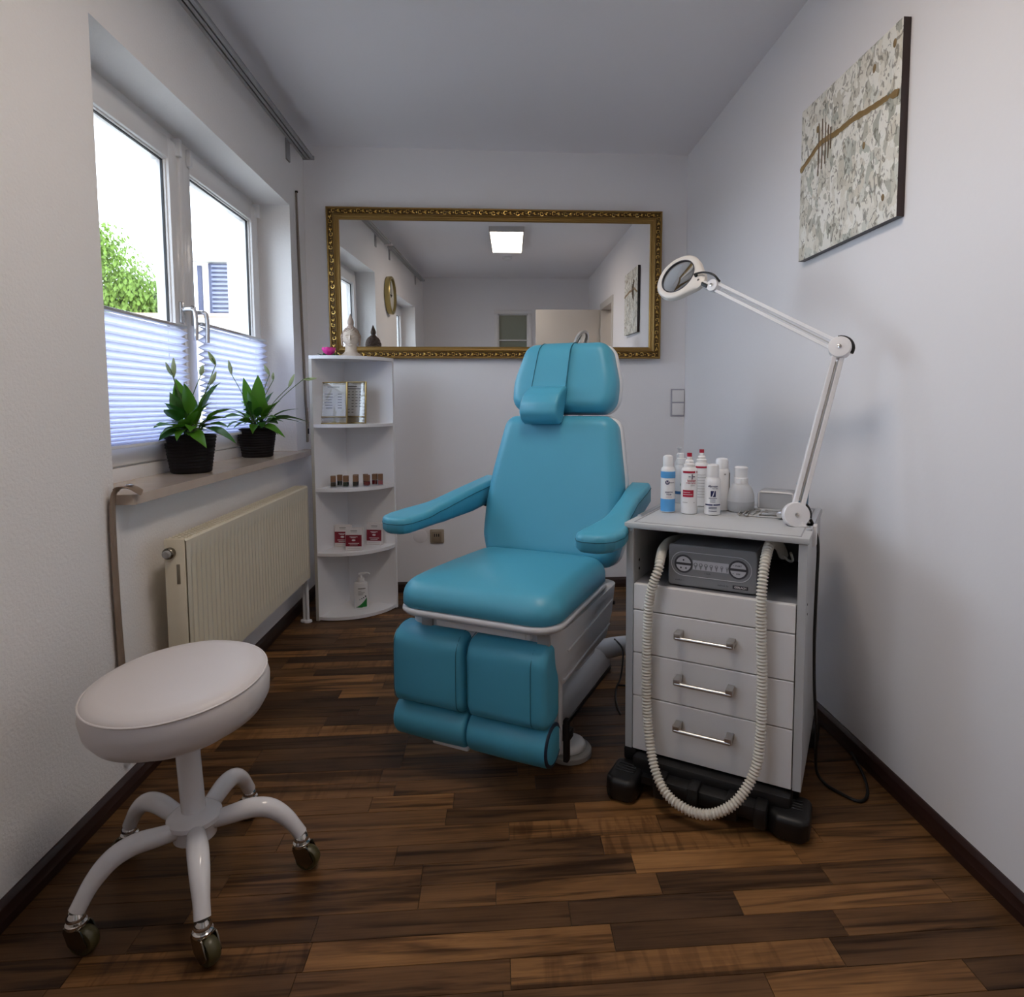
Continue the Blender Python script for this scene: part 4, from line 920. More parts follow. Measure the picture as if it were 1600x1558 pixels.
P2T = [[-0.105, 2.977, 1.212], [-0.049, 3.0, 1.225], [-0.095, 3.1, 1.187], [0.05, 3.0, 1.107], [0.193, 2.95, 1.004], [0.128, 3.05, 1.001], [0.112, 3.05, 1.068], [0.098, 2.9, 0.94], [0.034, 3.0, 0.947], [-0.036, 2.88, 0.959], [-0.105, 2.784, 0.99], [-0.105, 2.742, 1.032], [-0.105, 2.694, 1.068], [-0.105, 2.983, 1.107], [-0.003, 2.9, 0.984], [-0.105, 2.848, 0.984], [0.06, 2.9, 1.03], [-0.03, 3.02, 1.12]]
W2T = [x*1.55 for x in [.018, .022, .012, .017, .022, .012, .012, .019, .016, .018, .021, .019, .007, .018, .018, .016, .018, .016]]
D2T = [.2, .2, .3, .3, .5, .5, .4, .7, .6, .7, .5, .5, .4, .2, .5, .5, .4, .2]
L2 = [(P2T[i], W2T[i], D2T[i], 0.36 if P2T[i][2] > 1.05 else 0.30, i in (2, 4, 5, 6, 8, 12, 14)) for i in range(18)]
F2 = [([-0.105, 2.824, 1.28], [-0.105, 2.85, 1.221]), ([-0.027, 3.02, 1.273], [-0.004, 3.02, 1.227]), ([0.121, 2.98, 1.228], [0.094, 2.98, 1.169]), ([0.224, 2.97, 1.209], [0.164, 2.97, 1.204]), ([0.003, 3.05, 1.239], [0.002, 3.05, 1.203])]
peace_lily('peace lily in a black woven pot, farther plant near the corner shelf', (-0.070, 3.02, 0.845), L2, F2, 8)

# ---------------------------------------------------------------- treatment chair
CH = thing('treatment_chair', 'turquoise podiatry treatment chair with armrests, headrest and split leg pads', 'treatment chair', (1.1802, 2.1177, 0), -0.485)
def q(u, v, z): return (u+0.22, v-0.45, z)
# floor base
m_ = MB()
def loft(m_, secs):
    n = len(secs[0]); vs = [p for s in secs for p in s]; fs = [(i*n+k, i*n+(k+1) % n, (i+1)*n+(k+1) % n, (i+1)*n+k) for i in range(len(secs)-1) for k in range(n)]
    m_.add(vs, fs+[tuple(range(n))[::-1], tuple(range((len(secs)-1)*n, len(secs)*n))])
def rect_sec(u0, u1, v0, v1, z, r, n=4): return [q(x, y, z) for x, y in rpoly([(u0, v0), (u1, v0), (u1, v1), (u0, v1)], r, n)]
loft(m_, [rect_sec(-.330, -.110, .22, .96, 0.012, .03), rect_sec(-.330, -.110, .22, .96, 0.060, .03), rect_sec(-.322, -.118, .23, .95, 0.082, .035), rect_sec(-.305, -.135, .25, .93, 0.098, .04), rect_sec(-.29, -.15, .27, .90, 0.102, .04)])
obj('floor_base', m_, M['plast'], CH, sharp=50)
m_ = MB(); loft(m_, [rect_sec(-.335, -.105, .215, .965, 0.0, .03), rect_sec(-.335, -.105, .215, .965, 0.014, .03)]); obj('base_edge', m_, M['black'], CH)
# lift column and hull under the seat
m_ = MB(); loft(m_, [rect_sec(-.295, -.145, .62, .88, .095, .04), rect_sec(-.300, -.140, .60, .88, .14, .05), rect_sec(-.345, -.095, .40, .80, .285, .05)]); obj('lift_column', m_, M['plast'], CH, sharp=60)
m_ = MB(); loft(m_, [rect_sec(-.425, -.012, .11, .53, .282, .04), rect_sec(-.450, .008, .08, .56, .305, .05), rect_sec(-.462, .020, .06, .58, .38, .05), rect_sec(-.468, .028, .05, .59, .478, .05)])
hull = obj('seat_hull', m_, M['plast'], CH, sharp=60)
# raised ridges and lettering on the hull side
def hull_u(z): 
    T = [(.282, -.012), (.305, .008), (.38, .020), (.478, .028)]
    for (a, x), (b, y) in zip(T, T[1:]):
        if z <= b: return x+(y-x)*(z-a)/(b-a)
    return .028
for (z0, z1_) in ((.405, .430), (.318, .345)):
    m_ = MB(); m_.tube([q(hull_u(z0+(z1_-z0)*k/8)+0.001, .115+.41*k/8, z0+(z1_-z0)*k/8) for k in range(9)], 0.0035, 6); obj('ridge', m_, M['plast'], hull)
vs, fs = text_mb('FALCO', 0.034, 0.0006, 'LEFT', True); m_ = MB()
m_.add([q(hull_u(.447+b_*0.98)+0.0022, .34+a_*1.15, .447+b_) for a_, b_, c_ in vs], fs); obj('embossed_lettering', m_, M['plast'], hull, flat=True)
m_ = MB(); m_.cyl(q(hull_u(.41)-.004, .552, .41), q(hull_u(.41)+0.003, .552, .41), 0.007, 12); obj('socket_hole', m_, M['seal'], hull)
# tray with brackets below the rim
m_ = MB(); m_.box(q(-.352, .035, .448), q(-.055, .16, .488), bev=0.006); m_.box(q(-.352, .030, .452), q(-.352+.285, .04, .486), bev=0.004); obj('front_tray', m_, M['whiteplast'], CH)
for a in (-.395, -.022):
    m_ = MB(); m_.box(q(a-.018, .045, .40), q(a+.018, .10, .492), bev=0.003); m_.box(q(a-.012, .06, .30), q(a+.012, .12, .42), bev=0.003); obj('tray_bracket', m_, M['plast2'], CH)
# seat shell rim + cushion
def seat_out(g, r=0.075): return resample(rpoly([(-.475-g, -.01-g), (.035+g, -.01-g), (.020+g, .52+g), (-.460-g, .52+g)], [r+g, r+g, r, r], 7), 0.03)
m_ = MB(); m_.pad(seat_out(0.003), 0.022, 0.010, lambda a, b, c: q(a, b, .484+c), back=0.008); obj('seat_shell', m_, M['plast'], CH, sharp=70)
def seatfn(a, b, c):
    x = (a+.22)/.255; k = c/0.085; crown = 0.012*(1-x*x)*k*math.sin(PI*min(max((b+.01)/.53, 0), 1))
    drop = -0.012*max(0, 1-(b+.01)/.14)**2*k
    return q(a, b, .504+c+crown-0.006*k*(b/.5)+drop)
m_ = MB(); m_.pad(seat_out(0.0), 0.082, 0.052, seatfn, back=0.008, er=9, dome=0.004); obj('seat_cushion', m_, M['teal'], CH, sharp=80)
# leg pads
for (u0, u1) in ((-.494, -.250), (-.244, .003)):
    ol = resample(rpoly([(u0, .128), (u1, .128), (u1, .0), (u0, .0)][::-1], [.016]*4, 4), 0.02)
    m_ = MB(); side_o = resample(rpoly([(0.0, .212), (.108, .212), (.108, .442), (0.0, .442)], [.036, .03, .035, .058], 7), 0.02)
    def fn(a, b, c, u0=u0, u1=u1):
        f = c/(u1-u0); bul = 0.009*math.sin(PI*min(max(f, 0), 1)); return q(u0+c, a-bul*(1 if a < .05 else 0)+0.004*abs(2*f-1)*0, b)
    m_.pad(side_o, u1-u0, 0.018, fn, back=0.018, er=5); lp = obj('leg_pad', m_, M['teal'], CH, sharp=70)
    for du in ((u0+0.017, u1-0.017) if u0 < -.3 else (u0+0.012, u1-0.040)):
        m_ = MB(); m_.tube([q(du, .075, .4425), q(du, .050, .4415), q(du, .020, .4310), q(du, .002, .408), q(du, -.0048, .385), q(du, -.0058, .33), q(du, -.0052, .25), q(du, .004, .228), q(du, .022, .2130)], 0.0010, 5, sm=3)
        obj('seam', m_, M['tealdark'], lp)
    m_ = MB(); R0 = 0.060; zc = .155; prof = [(R0-.010, 0), (R0-.003, .003), (R0, .010), (R0+0.0015, (u1-u0)*.5), (R0, u1-u0-.010), (R0-.003, u1-u0-.003), (R0-.010, u1-u0)]
    Mx = Matrix(((0, 0, 1, u0+.22), (1, 0, 0, .062-.45), (0, 1, 0, zc), (0, 0, 0, 1)))
    m_.lathe(prof, 36, Mx); fr_ = obj('foot_roll', m_, M['teal'], CH, sharp=60)
    if u1 > 0:
        m_ = MB(); m_.lathe([(R0-.0035, u1-u0-.006), (R0-.0005, u1-u0-.004), (R0-.002, u1-u0-.001), (R0-.009, u1-u0+.0015), (R0-.011, u1-u0-.0005)], 36, Mx, cap=False); obj('piping', m_, M['navy'], fr_)
    m_ = MB(); m_.box(q(u0+.02, .10, .20), q(u1-.02, .125, .44), bev=.004); obj('pad_backing', m_, M['plast'], CH)
m_ = MB(); m_.box(q(-.365, .02, .100), q(-.245, .09, .112), bev=.005); obj('footrest_plate', m_, M['plast'], CH)
m_ = MB(); m_.box(q(-.004, .100, .105), q(.004, .125, .40), bev=.003); obj('footrest_frame', m_, M['plast'], CH)
m_ = MB(); m_.box(q(.002, .128, .070), q(.018, .150, .195), bev=.004); m_.box(q(-.02, .13, .13), q(.020, .17, .16), bev=.004); obj('footrest_bracket', m_, M['black'], CH)
# backrest: plane leaning back
TB = 0.25; cb, sb = math.cos(TB), math.sin(TB)
def bk(v0, a, s, c):   # a across, s up the slope, c out of the cushion face (towards the sitter)
    return q(a, v0+s*sb-c*cb, .52+s*cb+c*sb)
A0 = -.217
back_o = resample(rpoly([(A0-.235, 0), (A0+.240, 0), (A0+.264, .10), (A0+.262, .22), (A0+.250, .32), (A0+.212, .53), (A0-.212, .53), (A0-.250, .32), (A0-.264, .20), (A0-.262, .08)], [.05, .06, .1, .2, .3, .055, .055, .3, .2, .1], 6), 0.03)
m_ = MB(); m_.pad([(a, s) for a, s in back_o], 0.085, 0.045, lambda a, s, c: bk(.575, a, s, c+0.006*(1-((a-A0)/.26)**2)*c/.085), er=8, dome=-0.006); obj('backrest', m_, M['teal'], CH, sharp=80)
m_ = MB(); m_.pad([((a-A0)*1.012+A0, (s-.26)*1.01+.26) for a, s in back_o], 0.045, 0.012, lambda a, s, c: bk(.605, a, s, c), er=4); obj('back_shell', m_, M['whiteplast'], CH, sharp=70)
head_o = resample(rpoly([(A0-.196, .543), (A0+.200, .543), (A0+.205, .66), (A0+.166, .805), (A0-.158, .805), (A0-.200, .66)], [.065, .070, .2, .055, .055, .2], 8), 0.025)
m_ = MB(); m_.pad(head_o, 0.085, 0.042, lambda a, s, c: bk(.575, a, s, c), er=8, dome=0.003); hr = obj('headrest', m_, M['teal'], CH, sharp=80)
m_ = MB(); m_.pad([((a-A0)*1.015+A0, (s-.68)*1.01+.68) for a, s in head_o], 0.04, 0.012, lambda a, s, c: bk(.604, a, s, c), er=4); obj('head_shell', m_, M['whiteplast'], CH, sharp=70)
m_ = MB(); m_.tube([bk(.640, A0-.03, .50, 0), bk(.655, A0-.03, .545, 0), bk(.640, A0-.03, .60, 0)], 0.010, 10, sm=3); m_.tube([bk(.640, A0+.03, .50, 0), bk(.655, A0+.03, .545, 0), bk(.640, A0+.03, .60, 0)], 0.010, 10, sm=3); obj('headrest_bars', m_, M['steel'], CH)
# neck pillow: strap over the headrest and a half roll
PU0, PU1 = -.318, -.190
m_ = MB(); prf = [(.520, .088), (.545, .098), (.62, .0915), (.70, .0905), (.765, .087), (.790, .072), (.806, .050), (.812, .025), (.812, -.02)]; vs = []
for s_, c_ in prf:
    sl = (s_-.6)*0.10
    for a in (PU0-.006+sl*.9, PU1+.002+sl*.25): vs += [bk(.575, a, s_, c_+.0065), bk(.575, a, s_, c_-.0035)]
n = len(prf)
fs = []
for i in range(n-1):
    b0 = 4*i; b1 = b0+4; fs += [(b0, b0+2, b1+2, b1), (b0+1, b1+1, b1+3, b0+3), (b0, b1, b1+1, b0+1), (b0+2, b0+3, b1+3, b1+2)]
m_.add(vs, fs); obj('pillow_strap', m_, M['teal'], hr)
for e_ in (0, 1):
    m_ = MB(); m_.tube([Vector(vs[4*i+2*e_])+Vector((0, -.0008, 0)) for i in range(2, n-1)], .0013, 5, sm=3); obj('seam', m_, M['tealdark'], hr)
m_ = MB(); 
sideprof = [(s_-.016, c_) for s_, c_ in [(.512, .088), (.500, .110), (.505, .140), (.530, .162), (.565, .166), (.600, .152), (.630, .125), (.645, .098), (.640, .085), (.58, .084)]]
pr = resample(rpoly(sideprof, [.01, .02, .03, .03, .03, .03, .03, .01, .004, .02], 3), .02)
m_.pad(pr, (PU1-PU0)+.018, .009, lambda s_, c_, t_: bk(.575, PU0-.012+t_+(s_-.6)*.05, s_, c_), back=.009, er=4); npil = obj('neck_pillow', m_, M['teal'], hr, sharp=70)
# armrests: paddle in plan, bent in elevation
def arm(sg):
    # half widths along v (front -> rear), centre offset from the chair axis
    st = [(.075, .318, .020), (.085, .320, .040), (.11, .325, .056), (.16, .330, .062), (.22, .330, .060), (.28, .326, .048), (.36, .318, .040), (.50, .308, .038), (.62, .300, .039), (.70, .296, .038)]
    if sg > 0: st = [(v, o-.004, w_-(.005 if .2 < v < .6 else 0)) for v, o, w_ in st]
    inn = [(o-w_, v) for v, o, w_ in st]; out = [(o+w_, v) for v, o, w_ in st]
    ol = inn+out[::-1]; ol = [(A0+sg*a, v) for a, v in ol]
    if sg < 0: ol = ol[::-1]
    ol = resample(rpoly(ol, .012, 2), .02)
    def ztop(v):
        P = [(0.0, .742), (.20, .746), (.32, .756), (.50, .785), (.70, .812)]
        for (a, x), (b, y) in zip(P, P[1:]):
            if v <= b: return x+(y-x)*(v-a)/(b-a)
        return P[-1][1]
    def th(v): return .050+.035*min(max((v-.2)/.3, 0), 1)
    m_ = MB(); T0 = .05
    m_.pad(ol, T0, .013, lambda a, v, c: q(a, v, ztop(v)-th(v)*(1-c/T0)), back=.012, er=4, dome=.001); ar = obj('armrest', m_, M['teal'], CH, sharp=60)
    m_ = MB(); loop = [q(a, v, ztop(v)-.019) for a, v in ol]; m_.tube(loop+[loop[0]], .0016, 5); obj('seam', m_, M['tealdark'], ar)
    m_ = MB(); m_.box(q(A0+sg*.235, .60, .70), q(A0+sg*.30, .68, .74), bev=.01); m_.cyl(q(A0+sg*.225, .66, .735), q(A0+sg*.30, .66, .735), .020, 16, bev=.003); obj('arm_hinge', m_, M['black'], CH)
arm(-1); arm(1)
# rear transport arm with castor
m_ = MB(); m_.tube([q(-.17, .90, .075), q(-.04, .965, .10), q(.08, 1.00, .085), q(.20, 1.03, .075)], .035, 12, sm=5, rf=lambda f, l: .042-.012*f); obj('base_arm', m_, M['plast'], CH)
m_ = MB(); m_.cyl(q(.14, 1.02, .03), q(.17, 1.03, .03), .030, 20, bev=.004); obj('castor', m_, M['black'], CH)
m_ = MB(); m_.tube([q(-.09, .93, .13), q(-.045, .90, .10), q(-.035, .84, .02), q(-.03, .76, .006), q(0.0, .66, .005), q(.04, .58, .005)], .0035, 8, sm=6); m_.tube([q(-.035, .79, .006), q(.05, .81, .006), q(.20, .80, .006)], .0035, 8, sm=5); obj('power_cable', m_, M['rubber'], CH)

# foot pedal
t = thing('foot_pedal', 'round foot pedal, white button on a grey disc, in front of the treatment chair base', 'pedal', (1.264, 1.893, 0))
m_ = MB(); m_.lathe([(0.067, 0), (0.071, .003), (0.071, .017), (.068, .021), (.0, .021)], 40); obj('disc_base', m_, M['plast2'], t, sharp=30)
m_ = MB(); m_.lathe([(0.050, .021), (0.052, .024), (.052, .034), (.048, .041), (.036, .045), (0, .047)], 36); obj('button', m_, M['whiteplast'], t, sharp=60)

# ---------------------------------------------------------------- stool
ST = thing('rolling_stool', 'white round padded rolling stool on five arched legs', 'stool', (0.360, 1.427, 0))
sn = Vector((-.035, -.082, 1)).normalized(); SM = frame((-.018, -.009, .491), sn, up=(1, 0, 0))
m_ = MB(); m_.lathe([(0.0, -.098), (.120, -.097), (.148, -.093), (.168, -.084), (.181, -.062), (.1845, -.030), (.180, -.006), (.1765, .0005), (.168, .0065), (.145, .0105), (.09, .0125), (0, .013)], 72, SM); seat = obj('seat', m_, M['stool'], ST, sharp=80)
m_ = MB(); m_.lathe([(.1800+.0022*math.cos(a), -.0030+.0022*math.sin(a)) for a in [2*PI*k/6 for k in range(7)]], 72, SM, cap=False); obj('piping', m_, M['stool'], seat, sharp=80)
m_ = MB(); m_.lathe([(.128, -.110), (.131, -.102), (.126, -.092)], 48, SM); m_.lathe([(.024, -.145), (.032, -.138), (.036, -.112), (.10, -.104)], 32, SM); obj('seat_plate', m_, M['enamel'], ST)
m_ = MB(); m_.cyl((0, 0, .16), (-.010, -.004, .395), .0245, 28); obj('column', m_, M['enamel'], ST)
m_ = MB(); m_.lathe([(.030, .118), (.044, .122), (.046, .150), (.050, .156), (.056, .160), (.056, .170), (.050, .176), (.040, .182), (.026, .184)], 40); obj('hub', m_, M['enamel'], ST, sharp=30)
m_ = MB(); m_.tube([(-.01, -.01, .385), (-.05, -.03, .380), (-.10, -.045, .365)], .0045, 8, sm=4); m_.sphere((-.105, -.046, .363), (.018, .008, .005), 12, 6); obj('height_lever', m_, M['pvc'], ST)
a0 = 3.94; leg0 = None
for k in range(5):
    a = a0+k*2*PI/5
    if leg0 is None:
        m_ = MB(); m_.tube([(.035, 0, .150), (.075, 0, .158), (.120, 0, .166), (.160, 0, .158), (.195, 0, .128), (.222, 0, .086)], .019, 20, sm=6, rf=lambda f, l: .0175+.0045*math.sin(PI*min(1, f*1.15))-.002*f)
        leg = leg0 = obj('leg', m_, M['enamel'], ST, sharp=60)
        m_ = MB(); m_.lathe([(.0, .088), (.012, .088), (.0145, .082), (.017, .078), (.017, .072), (.013, .068), (.019, .065), (.019, .058), (.0, .056)], 20, Matrix.Translation((.224, 0, 0))); sw = obj('castor_swivel', m_, M['chrome'], leg)
        m_ = MB()
        for s_ in (-1, 1): m_.prism(rpoly([(-.017, .060), (.020, .060), (.034, .026), (.016, .010), (-.006, .026)], .005, 3), -.0014, .0014, Matrix.Translation((.224, s_*.0155, 0))@Matrix.Rotation(PI/2, 4, 'X'))
        m_.box((.208, -.016, .056), (.242, .016, .062), bev=.002); obj('castor_fork', m_, M['brass'], leg)
        m_ = MB(); m_.lathe([(.010, -.013), (.0240, -.012), (.0272, -.008), (.0285, 0), (.0272, .008), (.0240, .012), (.010, .013)], 28, Matrix.Translation((.238, 0, .0285))@Matrix.Rotation(PI/2, 4, 'X')); obj('castor_wheel', m_, M['wheel'], leg)
    else:
        leg = leg0.copy(); C.objects.link(leg)
        for ch in list(leg0.children): c_ = ch.copy(); C.objects.link(c_); c_.parent = leg
    leg.rotation_euler = (0, 0, a)
    # each castor is turned its own way about its swivel
    tw = (2.2, 0.5, -0.3, 1.2, 0.4)[k]
    for ch in leg.children: ch.matrix_local = Matrix.Translation((.224, 0, 0))@Matrix.Rotation(tw, 4, 'Z')@Matrix.Translation((-.224, 0, 0))

# ---------------------------------------------------------------- instrument cart
CT = (1.4104, 1.7485, 0); CA = -0.554
t = thing('instrument_cart', 'grey and white instrument cart with three handled drawers on a black castor base', 'cart', CT, CA)
CW, CD = .472, .478
m_ = MB(); m_.box((0, .006, .10), (.021, CD, .742), bev=.001, seg=1); obj('side_panel', m_, M['greylam'], t)
m_ = MB(); m_.box((CW-.021, .006, .10), (CW, CD, .742), bev=.001, seg=1); sp = obj('side_panel', m_, M['greylam'], t)
m_ = MB(); m_.box((.021, CD-.012, .10), (CW-.021, CD, .742)); obj('rear_panel', m_, M['greydark'], t, flat=True)
for u in (.0, CW-.021): m_ = MB(); m_.box((u, .0, .10), (u+.021, .006, .742), bev=.001, seg=1); obj('front_edge', m_, M['greylam'], t)
m_ = MB()
for z in (.64, .615): m_.cyl((CW-.001, .035, z-.06), (CW+.001, .035, z-.06), .003, 8); m_.cyl((.0205, .05, z), (.0225, .05, z), .004, 8)
obj('screw_caps', m_, M['black'], t)
m_ = MB(); m_.box((-.004, -.008, .742), (CW+.004, CD+.004, .757), bev=.002); tp = obj('top_board', m_, M['greylam'], t)
m_ = MB()
for a, b2 in (((.018, .012), (CW-.016, .015)), ((.018, CD-.02), (CW-.016, CD-.017)), ((.018, .012), (.021, CD-.017)), ((CW-.019, .012), (CW-.016, CD-.017))): m_.box((a[0], a[1], .7565), (b2[0], b2[1], .7578))
obj('inlay_joint', m_, M['greydark'], tp, flat=True)
m_ = MB(); m_.box((CW-.012, .10, .757), (CW+.002, CD-.02, .763), bev=.001); obj('edge_strip', m_, M['alu'], tp)
m_ = MB(); m_.box((-.002, .10, .757), (.012, CD-.02, .761), bev=.001); obj('edge_strip', m_, M['alu'], tp)
m_ = MB(); m_.box((.021, .012, .567), (CW-.021, CD-.012, .583)); obj('shelf_board', m_, M['greydark'], t, flat=True)
m_ = MB(); m_.box((.021, .012, .10), (CW-.021, CD-.012, .116)); obj('bottom_board', m_, M['greydark'], t, flat=True)
for i, (zb_, zt) in enumerate(((.5115, .5835), (.388, .508), (.262, .3845), (.102, .2585))):
    m_ = MB(); m_.box((.0235, -.002, zb_), (CW-.0235, .016, zt), bev=.0012, seg=1); m_.box((.03, .016, zb_+.008), (CW-.03, CD-.03, zt-.012)) if i else None
    d = obj('front_panel' if i == 0 else 'drawer', m_, M['front'], t)
    if i:
        zh = (.460, .3335, .2025)[i-1]; m_ = MB(); m_.cyl((.152, -.036, zh), (.302, -.036, zh), .0052, 12, bev=.001)
        for u in (.158, .296): m_.box((u-.009, -.040, zh-.003), (u+.009, -.001, zh+.014), bev=.0015)
        obj('handle', m_, M['steel'], d)
# black castor base
m_ = MB(); m_.box((.03, -.03, .045), (CW-.02, CD-.02, .095), bev=.012); m_.box((.10, -.07, .030), (.40, .0, .070), bev=.012)
for u in (.11, .20, .30, .37): m_.box((u, -.085, .025), (u+.030, -.03, .080), bev=.006)
m_.prism(rpoly([(-.01, -.02), (.06, -.05), (.42, -.03), (.49, .01), (.48, .04), (.0, .02)], .015, 3), .035, .055)
m_.box((-.005, .0, .06), (.035, CD-.03, .10), bev=.008); m_.box((CW-.06, .03, .06), (CW-.005, CD-.03, .10), bev=.008); obj('castor_base', m_, M['black'], t)
for (u, v, w_, d_) in ((.022, -.052, .088, .120), (.448, -.008, .100, .120), (.03, CD-.02, .09, .10), (CW-.03, CD-.02, .09, .10)):
    m_ = MB(); ol = rpoly([(u-w_/2, v-d_/2+.02), (u-w_/4, v-d_/2), (u+w_/3, v-d_/2), (u+w_/2, v-d_/2+.02), (u+w_/2, v+d_/2), (u-w_/2, v+d_/2)], [.02, .02, .02, .02, .02, .02], 4)
    m_.pad(resample(ol, .02), .062, .014, lambda a, b, c: (a, b, c+.002), back=.010, er=4, dome=.002); ft = obj('foot', m_, M['black'], t, sharp=60)
    m_ = MB()
    for k in range(4): m_.box((u-w_*.30, v-d_*.1+k*.012, .0635), (u+w_*.30, v-d_*.1+k*.012+.004, .0675), bev=.001, seg=1)
    obj('grip_ribs', m_, M['black'], ft)

def cart_thing(name, label, cat, u, v, z=.757, rz=0.0, group=None):
    c, s_ = math.cos(CA), math.sin(CA); return thing(name, label, cat, (CT[0]+c*u-s_*v, CT[1]+s_*u+c*v, z), CA+rz, group)

# drill unit in the open compartment
t = cart_thing('drill_unit', 'grey foot-care drill unit with two round keypads in the open cart compartment', 'device', .113, .030, .583)
DW, DH, DD = .236, .115, .28
m_ = MB(); m_.box((.004, .010, .008), (DW-.004, DD, DH), bev=.004); obj('housing', m_, M['device'], t)
m_ = MB(); fo_ = rpoly([(0, .004), (DW, .004), (DW, .004+DH), (0, .004+DH)], .009, 4); m_.pad(resample(fo_, .02), .014, .004, lambda a, b, c: (a, .014-c, b), back=.001, er=3); fp = obj('front_plate', m_, M['device'], t, sharp=50)
m_ = MB()
for u in (.03, DW-.03):
    for v in (.03, DD-.03): m_.cyl((u, v, 0), (u, v, .009), .009, 12)
obj('rubber_feet', m_, M['black'], t)
cx1, cx2, cz, rr0 = .042, DW-.046, .066, .033
def flat_ring(m_, pts, wdt, y): m_.tube([(x, y, z) for x, z in pts], wdt, 6)
stad = [(cx1+rr0*1.0*math.cos(a), cz+rr0*math.sin(a)) for a in [PI/2+PI*k/16 for k in range(17)]]+[(cx2+rr0*math.cos(a), cz+rr0*math.sin(a)) for a in [-PI/2+PI*k/16 for k in range(17)]]
m_ = MB(); flat_ring(m_, stad+[stad[0]], .0010, -.0004); obj('pale_outline', m_, M['devpale'], fp)
for k, cx in enumerate((cx1+.001, cx2-.001)):
    m_ = MB(); m_.lathe([(.0255, -.001), (.0255, .0008), (0, .0010)], 32, frame((cx, 0, cz), (0, -1, 0))); kp = obj('keypad_rim', m_, M['devdark'], fp)
    for half in (0, 1):
        m_ = MB(); pl_ = [(cx+.0205*math.cos(a), cz+.0205*math.sin(a)) for a in [(0.17+PI*half)+(PI-.34)*j/14 for j in range(15)]]; m_.prism(pl_, .0004, .0022, Matrix(((1, 0, 0, 0), (0, 0, -1, 0), (0, 1, 0, 0), (0, 0, 0, 1)))); obj('key', m_, M['devpale'], kp)
    m_ = MB()
    if k == 0:
        for (x, z) in ((0, .011), (-.007, -.011), (.007, -.011)): m_.cyl((cx+x, -.0018, cz+z), (cx+x, -.0028, cz+z), .0024, 10)
    else:
        for s_, z in (('START', .0105), ('OFF', -.0115)):
            vs, fs = text_mb(s_, .0062, .0002, bold=True); m_.add([(cx+a_, -.0024-c_, cz+z+b_) for a_, b_, c_ in vs], fs)
        for z in (.011, -.011): m_.cyl((cx-.013, -.0018, cz+z), (cx-.013, -.0026, cz+z), .0012, 8)
    obj('key_print', m_, M['devdark'], kp)
m_ = MB(); x0_, x1_ = cx1+.026, cx2-.026
m_.box((x0_, -.0006, cz-.013), (x1_, .0002, cz+.013)); sc = obj('speed_scale', m_, M['devpale'], fp, flat=True)
m_ = MB(); m2 = MB()
for k in range(7):
    x = x0_+.008+(x1_-x0_-.012)*k/6; r = .0058-.0004*k; m_.lathe([(r, 0), (r, .0006), (0, .0006)], 14, frame((x, -.0005, cz+.001), (0, -1, 0))); m_.prism([(x-r*.7, cz), (x+r*.7, cz), (x+.0009, cz-.0115), (x-.0009, cz-.0115)], .0004, .0011, Matrix(((1, 0, 0, 0), (0, 0, -1, 0), (0, 1, 0, 0), (0, 0, 0, 1))))
    m2.lathe([(r*.5, 0), (r*.5, .0004), (0, .0004)], 12, frame((x, -.0011, cz+.002), (0, -1, 0)))
obj('scale_symbols', m_, M['device'], sc); obj('scale_dots', m2, M['devpale'], sc)
vs, fs = text_mb('1 Stufe', .006, .0002); m_ = MB(); m_.add([(DW*.46+a_, -.0003-c_, cz-.021+b_) for a_, b_, c_ in vs], fs)
vs, fs = text_mb('comfort 1', .0062, .0002, 'LEFT'); m_.add([(.020+a_, -.0003-c_, .0195+b_) for a_, b_, c_ in vs], fs)
vs, fs = text_mb('technik by', .0068, .0002, 'LEFT'); m_.add([(.136+a_, -.0003-c_, .0185+b_) for a_, b_, c_ in vs], fs); obj('dark_lettering', m_, M['devdark'], fp, flat=True)
m_ = MB(); m_.box((.175, -.0010, .0135), (.215, .0001, .0235), bev=.001, seg=1); st_ = obj('name_plate', m_, M['sticker'], fp)
vs, fs = text_mb('GERLACH', .0070, .0002, bold=True); m_ = MB(); m_.add([(.195+a_, -.0013-c_, .0185+b_) for a_, b_, c_ in vs], fs); obj('white_lettering', m_, M['whiteprint'], st_, flat=True)
# ribbed hose
HP = [(.215, .30, .640), (.150, .34, .66), (.085, .20, .675), (.085, .08, .676), (.100, -.005, .662), (.102, -.028, .640), (.091, -.034, .605), (.079, -.034, .548), (.074, -.034, .439), (.074, -.036, .293), (.084, -.045, .187), (.112, -.075, .105), (.155, -.103, .060), (.217, -.112, .040), (.275, -.112, .050), (.33, -.095, .090), (.367, -.060, .160), (.377, -.042, .250), (.376, -.034, .41), (.370, -.034, .558), (.371, -.024, .645), (.374, .010, .700), (.378, .055, .722), (.390, .14, .700), (.395, .20, .66)]
HP = catmull([Vector(p) for p in HP], 16); D_ = [0.0]
for i in range(1, len(HP)): D_.append(D_[-1]+(HP[i]-HP[i-1]).length)
pit = .0088; tot = D_[-1]; smp = []; j = 0
for k in range(int(tot/pit*7)):
    d = k*pit/7
    while D_[j+1] < d: j += 1
    f = (d-D_[j])/(D_[j+1]-D_[j]); smp.append(HP[j].lerp(HP[j+1], f))
m_ = MB(); m_.tube(smp, .0135, 14, rf=lambda f, l: .0094+.0044*(0.5+0.5*math.cos(2*PI*l/pit))**0.8)
t = cart_thing('suction_hose', 'ivory ribbed hose hanging in a loop over the cart drawers', 'hose', 0, 0, 0); obj('hose_body', m_, M['hose'], t, sharp=80)
m_ = MB(); m_.tube([(.392, .18, .67), (.412, .17, .655), (.425, .14, .665), (.422, .115, .69)], .0035, 8, sm=5); obj('hose_end', m_, M['hose'], t)

